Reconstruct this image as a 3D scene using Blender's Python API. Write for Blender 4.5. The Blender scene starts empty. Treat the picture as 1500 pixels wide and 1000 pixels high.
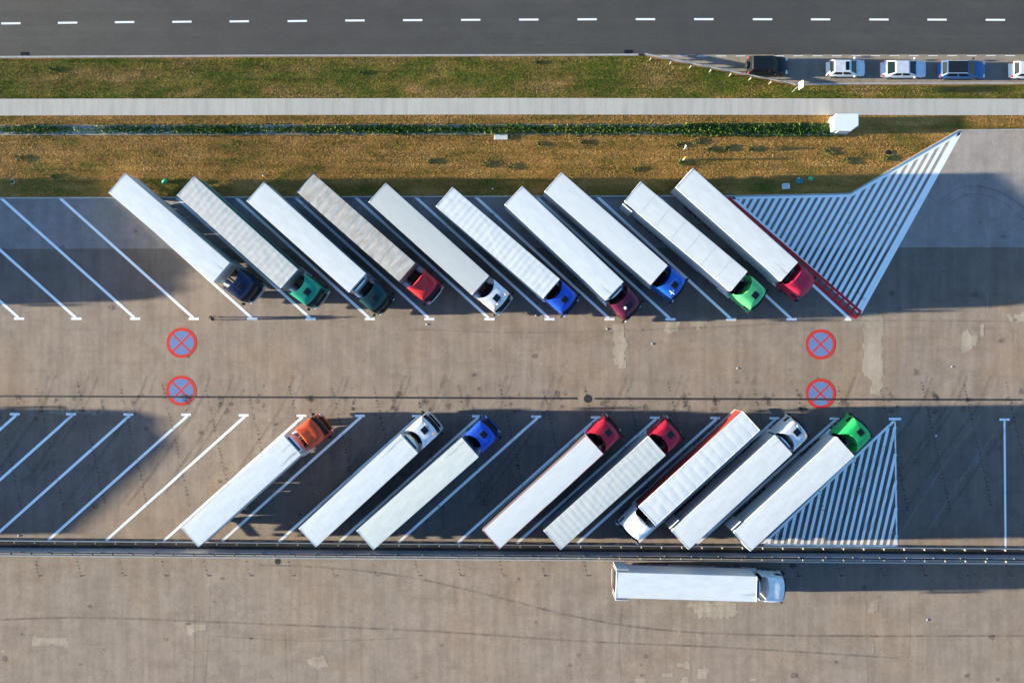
import bpy, bmesh, math, random
import numpy as np
from mathutils import Vector, Matrix, Euler, noise as mnoise

random.seed(7)
rng = np.random.default_rng(7)
R = math.radians
scene = bpy.context.scene
col = scene.collection

# ------------------------------------------------------------------ camera, sky, sun, exposure
H = 86.0                       # drone height in metres
F = 1219.0                      # focal length in photo pixels (1500 px wide)
cam_d = bpy.data.cameras.new('camera')
cam = bpy.data.objects.new('camera', cam_d)
col.objects.link(cam)
cam.location = (0, 0, H)
cam.rotation_euler = (0, 0, 0)
cam_d.sensor_fit = 'HORIZONTAL'
cam_d.sensor_width = 36.0
cam_d.lens = 36.0 * F / 1500.0
cam_d.clip_start = 1.0
cam_d.clip_end = 4000.0
scene.camera = cam

SUN_EL, SUN_TILT = R(6.9), R(0.7)
world = bpy.data.worlds.new('World')
scene.world = world
world.use_nodes = True
wn = world.node_tree
for n in list(wn.nodes):
    wn.nodes.remove(n)
w_out = wn.nodes.new('ShaderNodeOutputWorld')
w_bg = wn.nodes.new('ShaderNodeBackground')
w_sky = wn.nodes.new('ShaderNodeTexSky')
w_sky.sky_type = 'NISHITA'
w_sky.sun_disc = False
w_sky.sun_elevation = SUN_EL
w_sky.sun_rotation = R(270) - SUN_TILT
w_sky.air_density = 1.0
w_sky.dust_density = 0.8
w_sky.ozone_density = 3.6
w_bg.inputs['Strength'].default_value = 0.135
wn.links.new(w_sky.outputs[0], w_bg.inputs[0])
wn.links.new(w_bg.outputs[0], w_out.inputs[0])

sun_d = bpy.data.lights.new('sun', 'SUN')
sun_d.energy = 5.0
sun_d.angle = R(0.8)
sun_d.color = (1.0, 0.88, 0.62)
sun = bpy.data.objects.new('sun', sun_d)
col.objects.link(sun)
sun.location = (-80, 0, 60)
sun.rotation_euler = Vector((math.cos(SUN_EL) * math.cos(SUN_TILT), math.cos(SUN_EL) * math.sin(SUN_TILT),
                             -math.sin(SUN_EL))).to_track_quat('-Z', 'Y').to_euler()

scene.view_settings.view_transform = 'Standard'
scene.view_settings.look = 'None'
scene.view_settings.exposure = 2.0
scene.view_settings.gamma = 1.0
scene.view_settings.use_curve_mapping = False
scene.cycles.diffuse_bounces = 2


# ------------------------------------------------------------------ helpers
def G(px, py, z=0.0):
    """where the ray through a photo point meets the plane at height z"""
    s = (H - z) / F
    return Vector(((px - 750.0) * s, (500.0 - py) * s, z))


def tag(o, label=None, cat=None, group=None, kind=None):
    if label: o['label'] = label
    if cat: o['category'] = cat
    if group: o['group'] = group
    if kind: o['kind'] = kind
    return o


def empty(name, loc, rz=0.0):
    o = bpy.data.objects.new(name, None)
    o.empty_display_size = 0.3
    col.objects.link(o)
    o.location = loc
    o.rotation_euler = (0, 0, rz)
    return o


def link(name, me, parent=None, loc=None, rz=0.0):
    o = bpy.data.objects.new(name, me)
    col.objects.link(o)
    if parent is not None:
        o.parent = parent
    if loc is not None:
        o.location = loc
    if rz:
        o.rotation_euler = (0, 0, rz)
    return o


class MB:
    """collects shapes into one mesh"""
    def __init__(self):
        self.v, self.f, self.m = [], [], []

    def add(self, vs, fs, mi=0):
        b = len(self.v)
        self.v.extend([tuple(p) for p in vs])
        for f in fs:
            self.f.append([i + b for i in f])
            self.m.append(mi)
        return self

    def box(self, x0, x1, y0, y1, z0, z1, c=0.0, mi=0):
        """box with chamfered vertical edges and top if c > 0"""
        if c <= 0:
            v = [(x0, y0, z0), (x1, y0, z0), (x1, y1, z0), (x0, y1, z0),
                 (x0, y0, z1), (x1, y0, z1), (x1, y1, z1), (x0, y1, z1)]
            return self.add(v, [(3, 2, 1, 0), (4, 5, 6, 7), (0, 1, 5, 4), (1, 2, 6, 5), (2, 3, 7, 6), (3, 0, 4, 7)], mi)
        def ring(i, z):
            a, b, d, e = x0 + i, x1 - i, y0 + i, y1 - i
            return [(a + c, d, z), (b - c, d, z), (b, d + c, z), (b, e - c, z),
                    (b - c, e, z), (a + c, e, z), (a, e - c, z), (a, d + c, z)]
        rs = [ring(0, z0), ring(0, z1 - c), ring(c * 0.8, z1)]
        return self.loft(rs, mi)

    def loft(self, rings, mi=0, cap0=True, cap1=True, closed=True):
        n = len(rings[0])
        v, f = [], []
        for r in rings:
            v.extend(r)
        for k in range(len(rings) - 1):
            for i in range(n if closed else n - 1):
                j = (i + 1) % n
                f.append((k * n + i, k * n + j, (k + 1) * n + j, (k + 1) * n + i))
        if cap0: f.append(tuple(reversed(range(n))))
        if cap1: f.append(tuple(range((len(rings) - 1) * n, len(rings) * n)))
        return self.add(v, f, mi)

    def prism(self, pts, z0, z1, mi=0):
        return self.loft([[(p[0], p[1], z0) for p in pts], [(p[0], p[1], z1) for p in pts]], mi)

    def bar(self, a, b, w, h=None, mi=0):
        """rectangular bar from a to b, width w, height h"""
        a, b = Vector(a), Vector(b)
        h = w if h is None else h
        d = (b - a).normalized()
        up = Vector((0, 0, 1)) if abs(d.z) < 0.95 else Vector((0, 1, 0))
        s = d.cross(up).normalized()
        u = s.cross(d)
        def q(p): return [p + s * w / 2 + u * h / 2, p - s * w / 2 + u * h / 2, p - s * w / 2 - u * h / 2, p + s * w / 2 - u * h / 2]
        return self.loft([q(a), q(b)], mi)

    def tube(self, a, b, r, n=10, r2=None, mi=0):
        a, b = Vector(a), Vector(b)
        r2 = r if r2 is None else r2
        d = (b - a).normalized()
        up = Vector((0, 0, 1)) if abs(d.z) < 0.95 else Vector((1, 0, 0))
        s = d.cross(up).normalized()
        u = s.cross(d)
        def q(p, rr): return [p + (s * math.cos(t) + u * math.sin(t)) * rr for t in [2 * math.pi * i / n for i in range(n)]]
        return self.loft([q(a, r), q(b, r2)], mi)

    def quad_strip(self, pts, w, z, mi=0):
        """flat ribbon of width w along pts"""
        P = [Vector((p[0], p[1])) for p in pts]
        vs, fs = [], []
        for i, p in enumerate(P):
            d = (P[min(i + 1, len(P) - 1)] - P[max(i - 1, 0)]).normalized()
            n = Vector((-d.y, d.x))
            ww = w[i] if isinstance(w, (list, tuple)) else w
            vs += [(p.x + n.x * ww / 2, p.y + n.y * ww / 2, z), (p.x - n.x * ww / 2, p.y - n.y * ww / 2, z)]
        for i in range(len(P) - 1):
            fs.append((2 * i + 1, 2 * i + 3, 2 * i + 2, 2 * i))
        return self.add(vs, fs, mi)

    def poly(self, pts, z, mi=0):
        a = sum(pts[i][0] * pts[(i + 1) % len(pts)][1] - pts[(i + 1) % len(pts)][0] * pts[i][1] for i in range(len(pts)))
        if a < 0: pts = list(reversed(pts))
        return self.add([(p[0], p[1], z) for p in pts], [tuple(range(len(pts)))], mi)

    def mesh(self, name, mats, smooth=None):
        me = bpy.data.meshes.new(name)
        me.from_pydata(self.v, [], self.f)
        for m in (mats if isinstance(mats, (list, tuple)) else [mats]):
            me.materials.append(m)
        if any(self.m):
            me.polygons.foreach_set('material_index', self.m)
        bm = bmesh.new()
        bm.from_mesh(me)
        bmesh.ops.recalc_face_normals(bm, faces=bm.faces)
        bm.to_mesh(me)
        bm.free()
        if smooth:
            me.polygons.foreach_set('use_smooth', [True] * len(me.polygons))
            me.set_sharp_from_angle(angle=R(smooth))
        me.update()
        return me

    def build(self, name, mats, parent=None, loc=None, rz=0.0, smooth=None):
        return link(name, self.mesh(name, mats, smooth), parent, loc, rz)


def flat(name, mats, mb):
    """flat sheets: normals up, no recalculation"""
    me = bpy.data.meshes.new(name)
    me.from_pydata(mb.v, [], mb.f)
    for m in (mats if isinstance(mats, (list, tuple)) else [mats]):
        me.materials.append(m)
    if any(mb.m):
        me.polygons.foreach_set('material_index', mb.m)
    me.update()
    return me


# ------------------------------------------------------------------ materials
def rgb(r, g, b):
    """sRGB 0-255 to linear"""
    return tuple(((c / 255.0) / 12.92 if c / 255.0 <= 0.04045 else ((c / 255.0 + 0.055) / 1.055) ** 2.4) for c in (r, g, b))


class NT:
    def __init__(self, name):
        self.mat = bpy.data.materials.new(name)
        self.mat.use_nodes = True
        self.t = self.mat.node_tree
        self.bsdf = self.t.nodes['Principled BSDF']
        self.out = self.t.nodes['Material Output']
        self.tc = self.t.nodes.new('ShaderNodeTexCoord')

    def n(self, typ, **kw):
        o = self.t.nodes.new(typ)
        for k, v in kw.items():
            setattr(o, k, v)
        return o

    def l(self, a, b):
        self.t.links.new(a, b)

    def mapping(self, scale=(1, 1, 1), rot=(0, 0, 0), loc=(0, 0, 0), src='Object'):
        m = self.n('ShaderNodeMapping')
        m.inputs['Scale'].default_value = scale
        m.inputs['Rotation'].default_value = rot
        m.inputs['Location'].default_value = loc
        self.l(self.tc.outputs[src], m.inputs['Vector'])
        return m.outputs[0]

    def noise(self, vec, scale, detail=4, rough=0.6, dist=0.0):
        o = self.n('ShaderNodeTexNoise')
        o.inputs['Scale'].default_value = scale
        o.inputs['Detail'].default_value = detail
        o.inputs['Roughness'].default_value = rough
        o.inputs['Distortion'].default_value = dist
        self.l(vec, o.inputs['Vector'])
        return o.outputs['Fac']

    def ramp(self, fac, stops):
        o = self.n('ShaderNodeValToRGB')
        e = o.color_ramp.elements
        e[0].position, e[1].position = stops[0][0], stops[-1][0]
        for s in stops[1:-1]:
            e.new(s[0])
        for el, s in zip(sorted(e, key=lambda q: q.position), stops):
            c = s[1]
            el.color = (c, c, c, 1) if isinstance(c, (int, float)) else (*c, 1)
        self.l(fac, o.inputs[0])
        return o.outputs[0]

    def mix(self, a, b, fac, mode='MIX'):
        o = self.n('ShaderNodeMix', data_type='RGBA', blend_type=mode)
        for sock, v in ((o.inputs[6], a), (o.inputs[7], b)):
            if hasattr(v, 'links'): self.l(v, sock)
            else: sock.default_value = (*v, 1)
        if hasattr(fac, 'links'): self.l(fac, o.inputs[0])
        else: o.inputs[0].default_value = fac
        return o.outputs[2]

    def bump(self, h, strength, dist=0.02):
        o = self.n('ShaderNodeBump')
        o.inputs['Strength'].default_value = strength
        o.inputs['Distance'].default_value = dist
        self.l(h, o.inputs['Height'])
        self.l(o.outputs[0], self.bsdf.inputs['Normal'])
        self.mat.cycles.use_bump_map_correction = False

    def done(self, color, rough=0.7, metal=0.0, spec=0.5):
        if hasattr(color, 'links'): self.l(color, self.bsdf.inputs['Base Color'])
        else: self.bsdf.inputs['Base Color'].default_value = (*color, 1)
        self.bsdf.inputs['Roughness'].default_value = rough
        self.bsdf.inputs['Metallic'].default_value = metal
        self.bsdf.inputs['Specular IOR Level'].default_value = spec
        return self.mat


def plain(name, c, rough=0.5, metal=0.0, var=0.12, scale=3.0, spec=0.5):
    t = NT(name)
    f = t.noise(t.mapping(), scale, 5, 0.65)
    c2 = tuple(x * (1 - var) for x in c)
    return t.done(t.mix(c2, c, t.ramp(f, [(0.3, 0.0), (0.65, 1.0)])), rough, metal, spec)


def roof_mat(name, c, dirt=None, amount=0.0, stretch=(0.35, 1.2, 1.0), rough=0.55, spot=0.0):
    t = NT(name)
    base = t.mix(tuple(x * 0.88 for x in c), c, t.ramp(t.noise(t.mapping((0.5, 1.5, 1)), 1.1, 5, 0.6), [(0.35, 0.0), (0.65, 1.0)]))
    if dirt:
        f = t.noise(t.mapping(stretch), 1.6, 6, 0.7)
        base = t.mix(base, dirt, t.ramp(f, [(0.42, 0.0), (0.75, amount)]))
        f2 = t.noise(t.mapping((2.2, 2.2, 1), loc=(5, 3, 0)), 1.2, 4, 0.6)
        base = t.mix(base, tuple(x * 0.55 for x in dirt), t.ramp(f2, [(0.62, 0.0), (0.78, spot)]))
    else:
        f = t.noise(t.mapping((1, 1, 1)), 9.0, 3, 0.6)
        base = t.mix(base, tuple(x * 0.8 for x in c), t.ramp(f, [(0.66, 0.0), (0.78, 0.4)]))
        f3 = t.noise(t.mapping((0.25, 2.4, 1), loc=(1, 4, 0)), 1.6, 5, 0.7)
        base = t.mix(base, tuple(x * 0.72 for x in c), t.ramp(f3, [(0.55, 0.0), (0.75, 0.45)]))
    return t.done(base, rough, 0.0, 0.35)


def paver_mat(name, ca, cb, cc, brick=0.10, streak=0.5, dark=0.5, rough=0.34):
    t = NT(name)
    o = t.mapping()
    big = t.noise(o, 0.045, 3, 0.55)
    base = t.mix(ca, cb, t.ramp(big, [(0.38, 0.0), (0.62, 1.0)]))
    warm = t.noise(t.mapping(loc=(40, 13, 0)), 0.07, 4, 0.6)
    base = t.mix(base, cc, t.ramp(warm, [(0.5, 0.0), (0.72, 0.75)]))
    # courses laid in bays: long streaks across the lanes
    st = t.noise(t.mapping((0.9, 0.07, 1)), 1.3, 5, 0.65)
    base = t.mix(base, t.mix(base, (0.62, 0.6, 0.58), 1.0, 'MULTIPLY'), t.ramp(st, [(0.38, streak), (0.62, 0.0)]))
    st2 = t.noise(t.mapping((0.07, 1.1, 1), loc=(3, 9, 0)), 1.2, 4, 0.6)
    base = t.mix(base, t.mix(base, (0.75, 0.72, 0.7), 1.0, 'MULTIPLY'), t.ramp(st2, [(0.55, 0.0), (0.72, streak * 0.8)]))
    br = t.n('ShaderNodeTexBrick')
    br.offset = 0.5
    br.inputs['Scale'].default_value = 1.0
    br.inputs['Mortar Size'].default_value = 0.012
    br.inputs['Brick Width'].default_value = 0.2
    br.inputs['Row Height'].default_value = 0.1
    br.inputs['Color1'].default_value = (1, 1, 1, 1)
    br.inputs['Color2'].default_value = (0.8, 0.8, 0.8, 1)
    br.inputs['Mortar'].default_value = (0.45, 0.45, 0.45, 1)
    t.l(t.mapping(rot=(0, 0, R(90))), br.inputs['Vector'])
    base = t.mix(base, t.mix(base, br.outputs['Color'], 1.0, 'MULTIPLY'), brick * 5)
    mo = t.noise(t.mapping(loc=(17, 5, 0)), 0.45, 6, 0.75)
    base = t.mix(base, t.mix(base, (0.66, 0.64, 0.63), 1.0, 'MULTIPLY'), t.ramp(mo, [(0.38, 0.55), (0.58, 0.0)]))
    # oil drips and grime
    sp = t.noise(t.mapping(loc=(7, 2, 0)), 0.75, 6, 0.72, 0.4)
    base = t.mix(base, t.mix(base, (0.3, 0.3, 0.32), 1.0, 'MULTIPLY'), t.ramp(sp, [(0.64, 0.0), (0.76, dark)]))
    t.bump(t.noise(o, 38.0, 2, 0.5), 1.0, rough * 0.42)
    fine = t.noise(o, 7.0, 4, 0.7)
    base = t.mix(base, t.mix(base, (0.7, 0.7, 0.7), 1.0, 'MULTIPLY'), t.ramp(fine, [(0.4, 0.55), (0.62, 0.0)]))
    return t.done(base, 0.9, 0.0, 0.2)


M = {}
M['pavers'] = paver_mat('concrete_pavers', (.214, .182, .172), (.202, .178, .174), (.248, .182, .134), streak=0.46)
M['apron'] = paver_mat('apron_pavers', (.218, .188, .180), (.202, .182, .178), (.238, .186, .150), streak=0.42, dark=0.3)
M['pale_pavers'] = paver_mat('pale_pavers', (.31, .285, .285), (.295, .275, .28), (.305, .265, .235), streak=0.3, dark=0.3, rough=0.14)
M['layby'] = paver_mat('layby_pavers', (.25, .225, .20), (.23, .21, .195), (.25, .215, .17), streak=0.3, dark=0.5, rough=0.16)
M['patch'] = paver_mat('new_pavers', (.30, .275, .25), (.285, .265, .245), (.30, .265, .225), streak=0.6, dark=0.3, rough=0.28)


def asphalt():
    t = NT('asphalt')
    o = t.mapping()
    base = t.mix((.060, .059, .061), (.072, .071, .071), t.ramp(t.noise(o, 0.05, 3), [(0.35, 0.0), (0.65, 1.0)]))
    lane = t.noise(t.mapping((0.012, 0.9, 1)), 1.0, 4, 0.6)
    base = t.mix(base, (.045, .044, .046), t.ramp(lane, [(0.42, 0.35), (0.62, 0.0)]))
    base = t.mix(base, (.046, .046, .048), t.ramp(t.noise(t.mapping((.5, 1, 1)), 0.5, 6, 0.75), [(0.45, 0.0), (0.65, 0.6)]))
    t.bump(t.noise(o, 38.0, 2, 0.5), 1.0, 0.028)
    fine = t.noise(o, 5.0, 5, 0.8)
    base = t.mix(base, t.mix(base, (0.66, 0.72, 0.72), 1.0, 'MULTIPLY'), t.ramp(fine, [(0.4, 0.6), (0.62, 0.0)]))
    return t.done(base, 0.85, 0.0, 0.25)


def footpath():
    t = NT('footpath_concrete')
    o = t.mapping()
    base = t.mix(rgb(188, 180, 168), rgb(198, 190, 177), t.ramp(t.noise(o, 0.15, 3), [(0.35, 0.0), (0.65, 1.0)]))
    st = t.noise(t.mapping((1.1, 0.1, 1)), 1.2, 4, 0.65)
    base = t.mix(base, rgb(170, 162, 150), t.ramp(st, [(0.35, 0.6), (0.55, 0.0)]))
    fine = t.noise(o, 6.0, 4, 0.7)
    base = t.mix(base, t.mix(base, (0.85, 0.85, 0.85), 1.0, 'MULTIPLY'), t.ramp(fine, [(0.4, 0.6), (0.6, 0.0)]))
    return t.done(base, 0.9, 0.0, 0.2)


def paint(name, c, wear=0.35):
    t = NT(name)
    f = t.noise(t.mapping(), 3.5, 5, 0.75)
    base = t.mix(c, tuple(x * 0.55 for x in c), t.ramp(f, [(0.55, 0.0), (0.78, wear)]))
    g = t.noise(t.mapping((1, 1.6, 1), loc=(3, 8, 0)), 1.1, 7, 0.78)
    base = t.mix(base, tuple(.5 * x + .5 * y for x, y in zip(c, (.17, .15, .14))), t.ramp(g, [(0.54, 0.0), (0.68, min(1.0, wear * 2.4))]))
    return t.done(base, 0.75, 0.0, 0.25)


def soil(name, ca, cb):
    t = NT(name)
    o = t.mapping()
    base = t.mix(ca, cb, t.ramp(t.noise(o, 0.35, 6, 0.7), [(0.4, 0.0), (0.6, 1.0)]))
    f = t.noise(o, 5.0, 5, 0.75)
    base = t.mix(base, t.mix(base, (0.7, 0.7, 0.7), 1.0, 'MULTIPLY'), t.ramp(f, [(0.4, 0.6), (0.6, 0.0)]))
    return t.done(base, 0.95, 0.0, 0.1)


def blade_mat(name, green, mid, straw, bias, scale=0.16):
    """blades: green or straw by patches of the lawn, each blade with its own tint"""
    t = NT(name)
    o = t.mapping((0.45, 1.5, 1))
    f = t.noise(o, scale * 2.2, 7, 0.62)
    at = t.n('ShaderNodeAttribute', attribute_name='tint')
    add = t.n('ShaderNodeMath', operation='MULTIPLY_ADD')
    t.l(at.outputs['Fac'], add.inputs[0])
    add.inputs[1].default_value = 0.12
    t.l(f, add.inputs[2])
    base = t.ramp(add.outputs[0], [(0.46 + bias, green), (0.56 + bias, mid), (0.70 + bias, straw)])
    mow = t.noise(t.mapping((0.05, 2.2, 1), loc=(2, 7, 0)), 1.0, 4, 0.6)
    base = t.mix(base, t.mix(base, (0.62, 0.66, 0.6), 1.0, 'MULTIPLY'), t.ramp(mow, [(0.4, 0.8), (0.58, 0.0)]))
    br = t.n('ShaderNodeMath', operation='MULTIPLY_ADD')
    t.l(at.outputs['Fac'], br.inputs[0])
    br.inputs[1].default_value = 0.45
    br.inputs[2].default_value = 0.75
    vm = t.n('ShaderNodeVectorMath', operation='SCALE')
    t.l(base, vm.inputs[0])
    t.l(br.outputs[0], vm.inputs['Scale'])
    return t.done(vm.outputs[0], 0.8, 0.0, 0.1)


M['asphalt'] = asphalt()
M['footpath'] = footpath()
M['white_paint'] = paint('white_road_paint', (0.86, 0.86, 0.85), 0.15)
M['dash_paint'] = paint('white_lane_paint', (0.86, 0.86, 0.84), 0.12)
M['red_paint'] = paint('red_road_paint', (0.55, 0.02, 0.025), 0.4)
M['sign_red'] = paint('red_symbol_paint', (0.62, 0.04, 0.025), 0.4)
M['sign_blue'] = paint('blue_symbol_paint', (0.14, 0.22, 0.40), 0.4)
M['kerb'] = plain('kerb_concrete', rgb(180, 174, 168), 0.9, var=0.3, scale=2.0, spec=0.2)
M['soil'] = soil('dry_soil', rgb(176, 122, 66), rgb(140, 108, 56))
M['rail_strip'] = soil('dark_ground', rgb(72, 70, 70), rgb(52, 52, 54))  # dark mottled tone for the ground between rail and fence
M['blade_green'] = blade_mat('verge_blades', (0.10, 0.155, 0.012), (0.22, 0.20, 0.027), (0.44, 0.28, 0.10), 0.01)
M['blade_dry'] = blade_mat('dry_blades', (0.13, 0.15, 0.02), (0.44, 0.235, 0.06), (0.56, 0.32, 0.10), -0.03)
M['ivy'] = blade_mat('ivy_leaves', (0.04, 0.09, 0.014), (0.09, 0.14, 0.02), (0.22, 0.22, 0.04), 0.0)
M['weed'] = plain('weed_leaves', (0.10, 0.125, 0.025), 0.8, var=0.5)
M['galv'] = plain('galvanised_steel', (0.36, 0.375, 0.39), 0.5, 0.25, var=0.3)
M['panel'] = plain('fence_sheet', (0.26, 0.27, 0.31), 0.6, 0.0, var=0.3)
M['panel_pale'] = plain('fence_sheet_pale', (0.36, 0.34, 0.36), 0.6, 0.0, var=0.3)
M['post'] = plain('fence_post_paint', (0.30, 0.29, 0.26), 0.6)
M['iron'] = plain('cast_iron', (0.045, 0.042, 0.042), 0.7, 0.2, var=0.4)
M['white'] = plain('white_gloss_paint', (0.80, 0.80, 0.79), 0.35, var=0.05)
M['offwhite'] = plain('offwhite_panel', (0.62, 0.62, 0.61), 0.45, var=0.1)
M['grey'] = plain('grey_panel', (0.32, 0.33, 0.35), 0.5, var=0.2)
M['alu'] = plain('aluminium_trim', (0.62, 0.63, 0.65), 0.4, 0.4, var=0.15)
M['dark'] = plain('dark_plastic', (0.012, 0.013, 0.017), 0.7, var=0.3, spec=0.2)
M['rubber'] = plain('tyre_rubber', (0.02, 0.02, 0.021), 0.85, var=0.3)
M['rim'] = plain('wheel_rim', (0.45, 0.45, 0.46), 0.4, 0.5)
M['glass'] = plain('tinted_glass', (0.006, 0.010, 0.018), 0.15, var=0.1, spec=0.25)
M['paleglass'] = plain('car_glass', (0.010, 0.018, 0.020), 0.2, var=0.2, spec=0.15)
M['tanglass'] = plain('windscreen_glass', (0.05, 0.05, 0.035), 0.2, var=0.7, scale=2.0, spec=0.15)
M['lamp'] = plain('headlamp_lens', (0.7, 0.7, 0.68), 0.15, var=0.05)
M['red_lamp'] = plain('tail_lamp_lens', (0.5, 0.02, 0.02), 0.2, var=0.1)
M['amber'] = plain('amber_lens', (0.7, 0.25, 0.02), 0.25, var=0.1)
M['skin'] = plain('skin', (0.45, 0.27, 0.19), 0.6)
M['hair'] = plain('dark_hair', (0.03, 0.02, 0.015), 0.7)
M['cloth_dark'] = plain('black_jacket', (0.015, 0.016, 0.02), 0.9)
M['cloth_tan'] = plain('tan_trousers', (0.30, 0.20, 0.15), 0.9)


def ghost(name, c, strength, scale=(1, 1, 1), lo=0.4, hi=0.6):
    """rubber or grime rubbed thinly into the pavement"""
    t = NT(name)
    f = t.noise(t.mapping(scale), 2.0, 5, 0.7)
    r = t.ramp(f, [(lo, strength), (hi, strength * 0.25)])
    tr = t.n('ShaderNodeBsdfTransparent')
    mx = t.n('ShaderNodeMixShader')
    t.done(c, 0.9, 0.0, 0.1)
    t.l(r, mx.inputs[0])
    t.l(tr.outputs[0], mx.inputs[1])
    t.l(t.bsdf.outputs[0], mx.inputs[2])
    t.l(mx.outputs[0], t.out.inputs[0])
    return t.mat


M['skid'] = ghost('rubber_marks', (0.05, 0.045, 0.045), 0.19, (0.4, 0.4, 1))
M['skid_dark'] = ghost('dark_rubber_marks', (0.045, 0.042, 0.042), 0.27, (0.4, 0.4, 1))
M['scuff'] = ghost('pale_scuffs', (0.36, 0.33, 0.31), 0.20, (1, 1, 1))
M['grime'] = ghost('grime_dashes', (0.03, 0.03, 0.034), 0.62, (2, 2, 1))
M['soot'] = ghost('exhaust_soot', (0.06, 0.058, 0.055), 0.30, (.6, 2, 1), .35, .65)
M['stain'] = ghost('oil_stains', (0.03, 0.03, 0.034), 0.38, (1.5, 1.5, 1))


# ------------------------------------------------------------------ the setting: ground, roads, paving
def structure(name, mat, pts_px, z, world_pts=None):
    mb = MB()
    P = world_pts or [G(*p) for p in pts_px]
    mb.poly([(p[0], p[1]) for p in P], z)
    o = link(name, flat(name, mat, mb))
    o['kind'] = 'structure'
    return o


gm = MB().poly([(-900, -900), (900, -900), (900, 900), (-900, 900)], -0.06)
ground = link('ground', flat('ground', M['soil'], gm)); ground['kind'] = 'structure'

XL, XR = -900, 2400          # setting runs on beyond the frame (photo pixels)
road = structure('road', M['asphalt'], [(XL, 84), (XL, -190), (XR, -190), (XR, 79), (750, 80.5)], 0.0)
layby = structure('layby', M['layby'], [(940, 80.4), (XR, 79.2), (XR, 121.5), (1162, 123), (1100, 112)], 0.004)
path = structure('footpath', M['footpath'], [(XL, 146.5), (0, 145), (750, 143.8), (1500, 145), (XR, 147),
                                             (XR, 170.5), (1500, 169), (750, 168), (0, 169.5), (XL, 171)], 0.02)
lot = structure('parking_lot', M['pavers'], [(XL, 360), (XR, 360), (XR, 806), (1500, 803), (0, 791), (XL, 787)], 0.0)
pale = structure('parking_lot_head', M['pale_pavers'], [(XL, 290.5), (0, 290), (1075, 287), (1245, 283.5), (1404, 191), (1500, 190), (XR, 187),
                                                        (XR, 360.9), (XL, 365.9)], 0.004)
apron = structure('service_road', M['apron'], [(XL, 806), (0, 811), (1500, 823), (XR, 829), (XR, 1700), (XL, 1700)], 0.0)
rail_strip = structure('dark_ground_strip', M['rail_strip'], [(XL, 786), (0, 790), (1500, 802), (XR, 808), (XR, 826), (1500, 820.5), (0, 809.5), (XL, 804)], 0.008)  # ground strip along rails and fence, simply coloured darker than the paving
ledge = structure('concrete_edge', M['kerb'], [(XL, 804), (0, 809.5), (1500, 820.5), (XR, 826), (XR, 830.5), (1500, 825), (0, 812.8), (XL, 807)], 0.008)


def kerb_line(name, pts_px, w, h, z0=-0.05, parent=None):
    mb = MB()
    P = [G(*p) for p in pts_px]
    L_, R_ = [], []
    for i, p in enumerate(P):
        d = (P[min(i + 1, len(P) - 1)] - P[max(i - 1, 0)]).normalized()
        n = Vector((-d.y, d.x, 0)) * w / 2
        L_.append(p + n); R_.append(p - n)
    rings = [[(a.x, a.y, z0), (b.x, b.y, z0), (b.x, b.y, h - 0.02), (b.x * .85 + a.x * .15, b.y * .85 + a.y * .15, h),
              (a.x * .85 + b.x * .15, a.y * .85 + b.y * .15, h), (a.x, a.y, h - 0.02)] for a, b in zip(L_, R_)]
    mb.loft(rings)
    o = mb.build(name, M['kerb'], parent)
    o['kind'] = 'structure'
    return o


kerb_line('kerb', [(XL, 86.5), (0, 84), (400, 82), (750, 81.3), (935, 80.6)], 0.20, 0.10)
kerb_line('kerb', [(1164, 123.4), (1300, 122.6), (1500, 122.2), (XR, 122)], 0.18, 0.10)
kerb_line('kerb', [(XL, 291.3), (0, 290.2), (1075, 287.2), (1245, 283.8), (1404, 191.2), (1500, 190.1), (XR, 187.2)], 0.16, 0.06)
kerb_line('kerb', [(XL, 807), (0, 812.8), (750, 818.8), (1500, 825), (XR, 830.5)], 0.22, 0.05)
kerb_line('kerb', [(XL, 184.5), (0, 184), (500, 183.3), (1000, 182.7), (1220, 183)], 0.07, 0.06)
kerb_line('kerb', [(XL, 198), (0, 197.5), (500, 196.8), (1000, 196.6), (1222, 197.6)], 0.07, 0.06)


# ------------------------------------------------------------------ painted markings (pieces of the paving)
Z1, Z2, Z3 = 0.0066, 0.0074, 0.0082
def lay(z): return 0.0055 + z * 0.15


def stripe(name, a, b, w, mat, parent, z=Z1):
    mb = MB().quad_strip([G(*a), G(*b)], w, z)
    return link(name, flat(name, mat, mb), parent)


dash_mb = MB().quad_strip([(-1.0, 0), (1.0, 0)], 0.20, 0.0)
dash_me = flat('lane_dash', M['dash_paint'], dash_mb)
dash_px = [(16, 34.6), (99, 33.7), (182.5, 32.8), (266.5, 32.3), (350.5, 31.7), (435.5, 31.2), (520, 30.4), (604.5, 29.9), (689.5, 29.5), (774.5, 29.1),
           (860, 28.7), (945.5, 28.5), (1031, 28.5), (1117, 28.6), (1202, 28.8), (1287.5, 29), (1372.5, 29.2), (1458, 29.5), (1543, 29.8), (-67, 35.3)]
for (x, y) in dash_px:
    link('lane_dash', dash_me, road, G(x, y) + Vector((0, 0, 0.005)), 0.012 if x < 500 else (0.005 if x < 900 else -0.003))
edge_mb = MB().quad_strip([(-0.5, 0), (0.5, 0)], 0.06, 0.0)
edge_me = flat('edge_dash', M['white_paint'], edge_mb)
for i in range(20):
    link('edge_dash', edge_me, layby, G(972 + i * 28.2, 82.4 - i * 0.03) + Vector((0, 0, 0.0072)))

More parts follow.
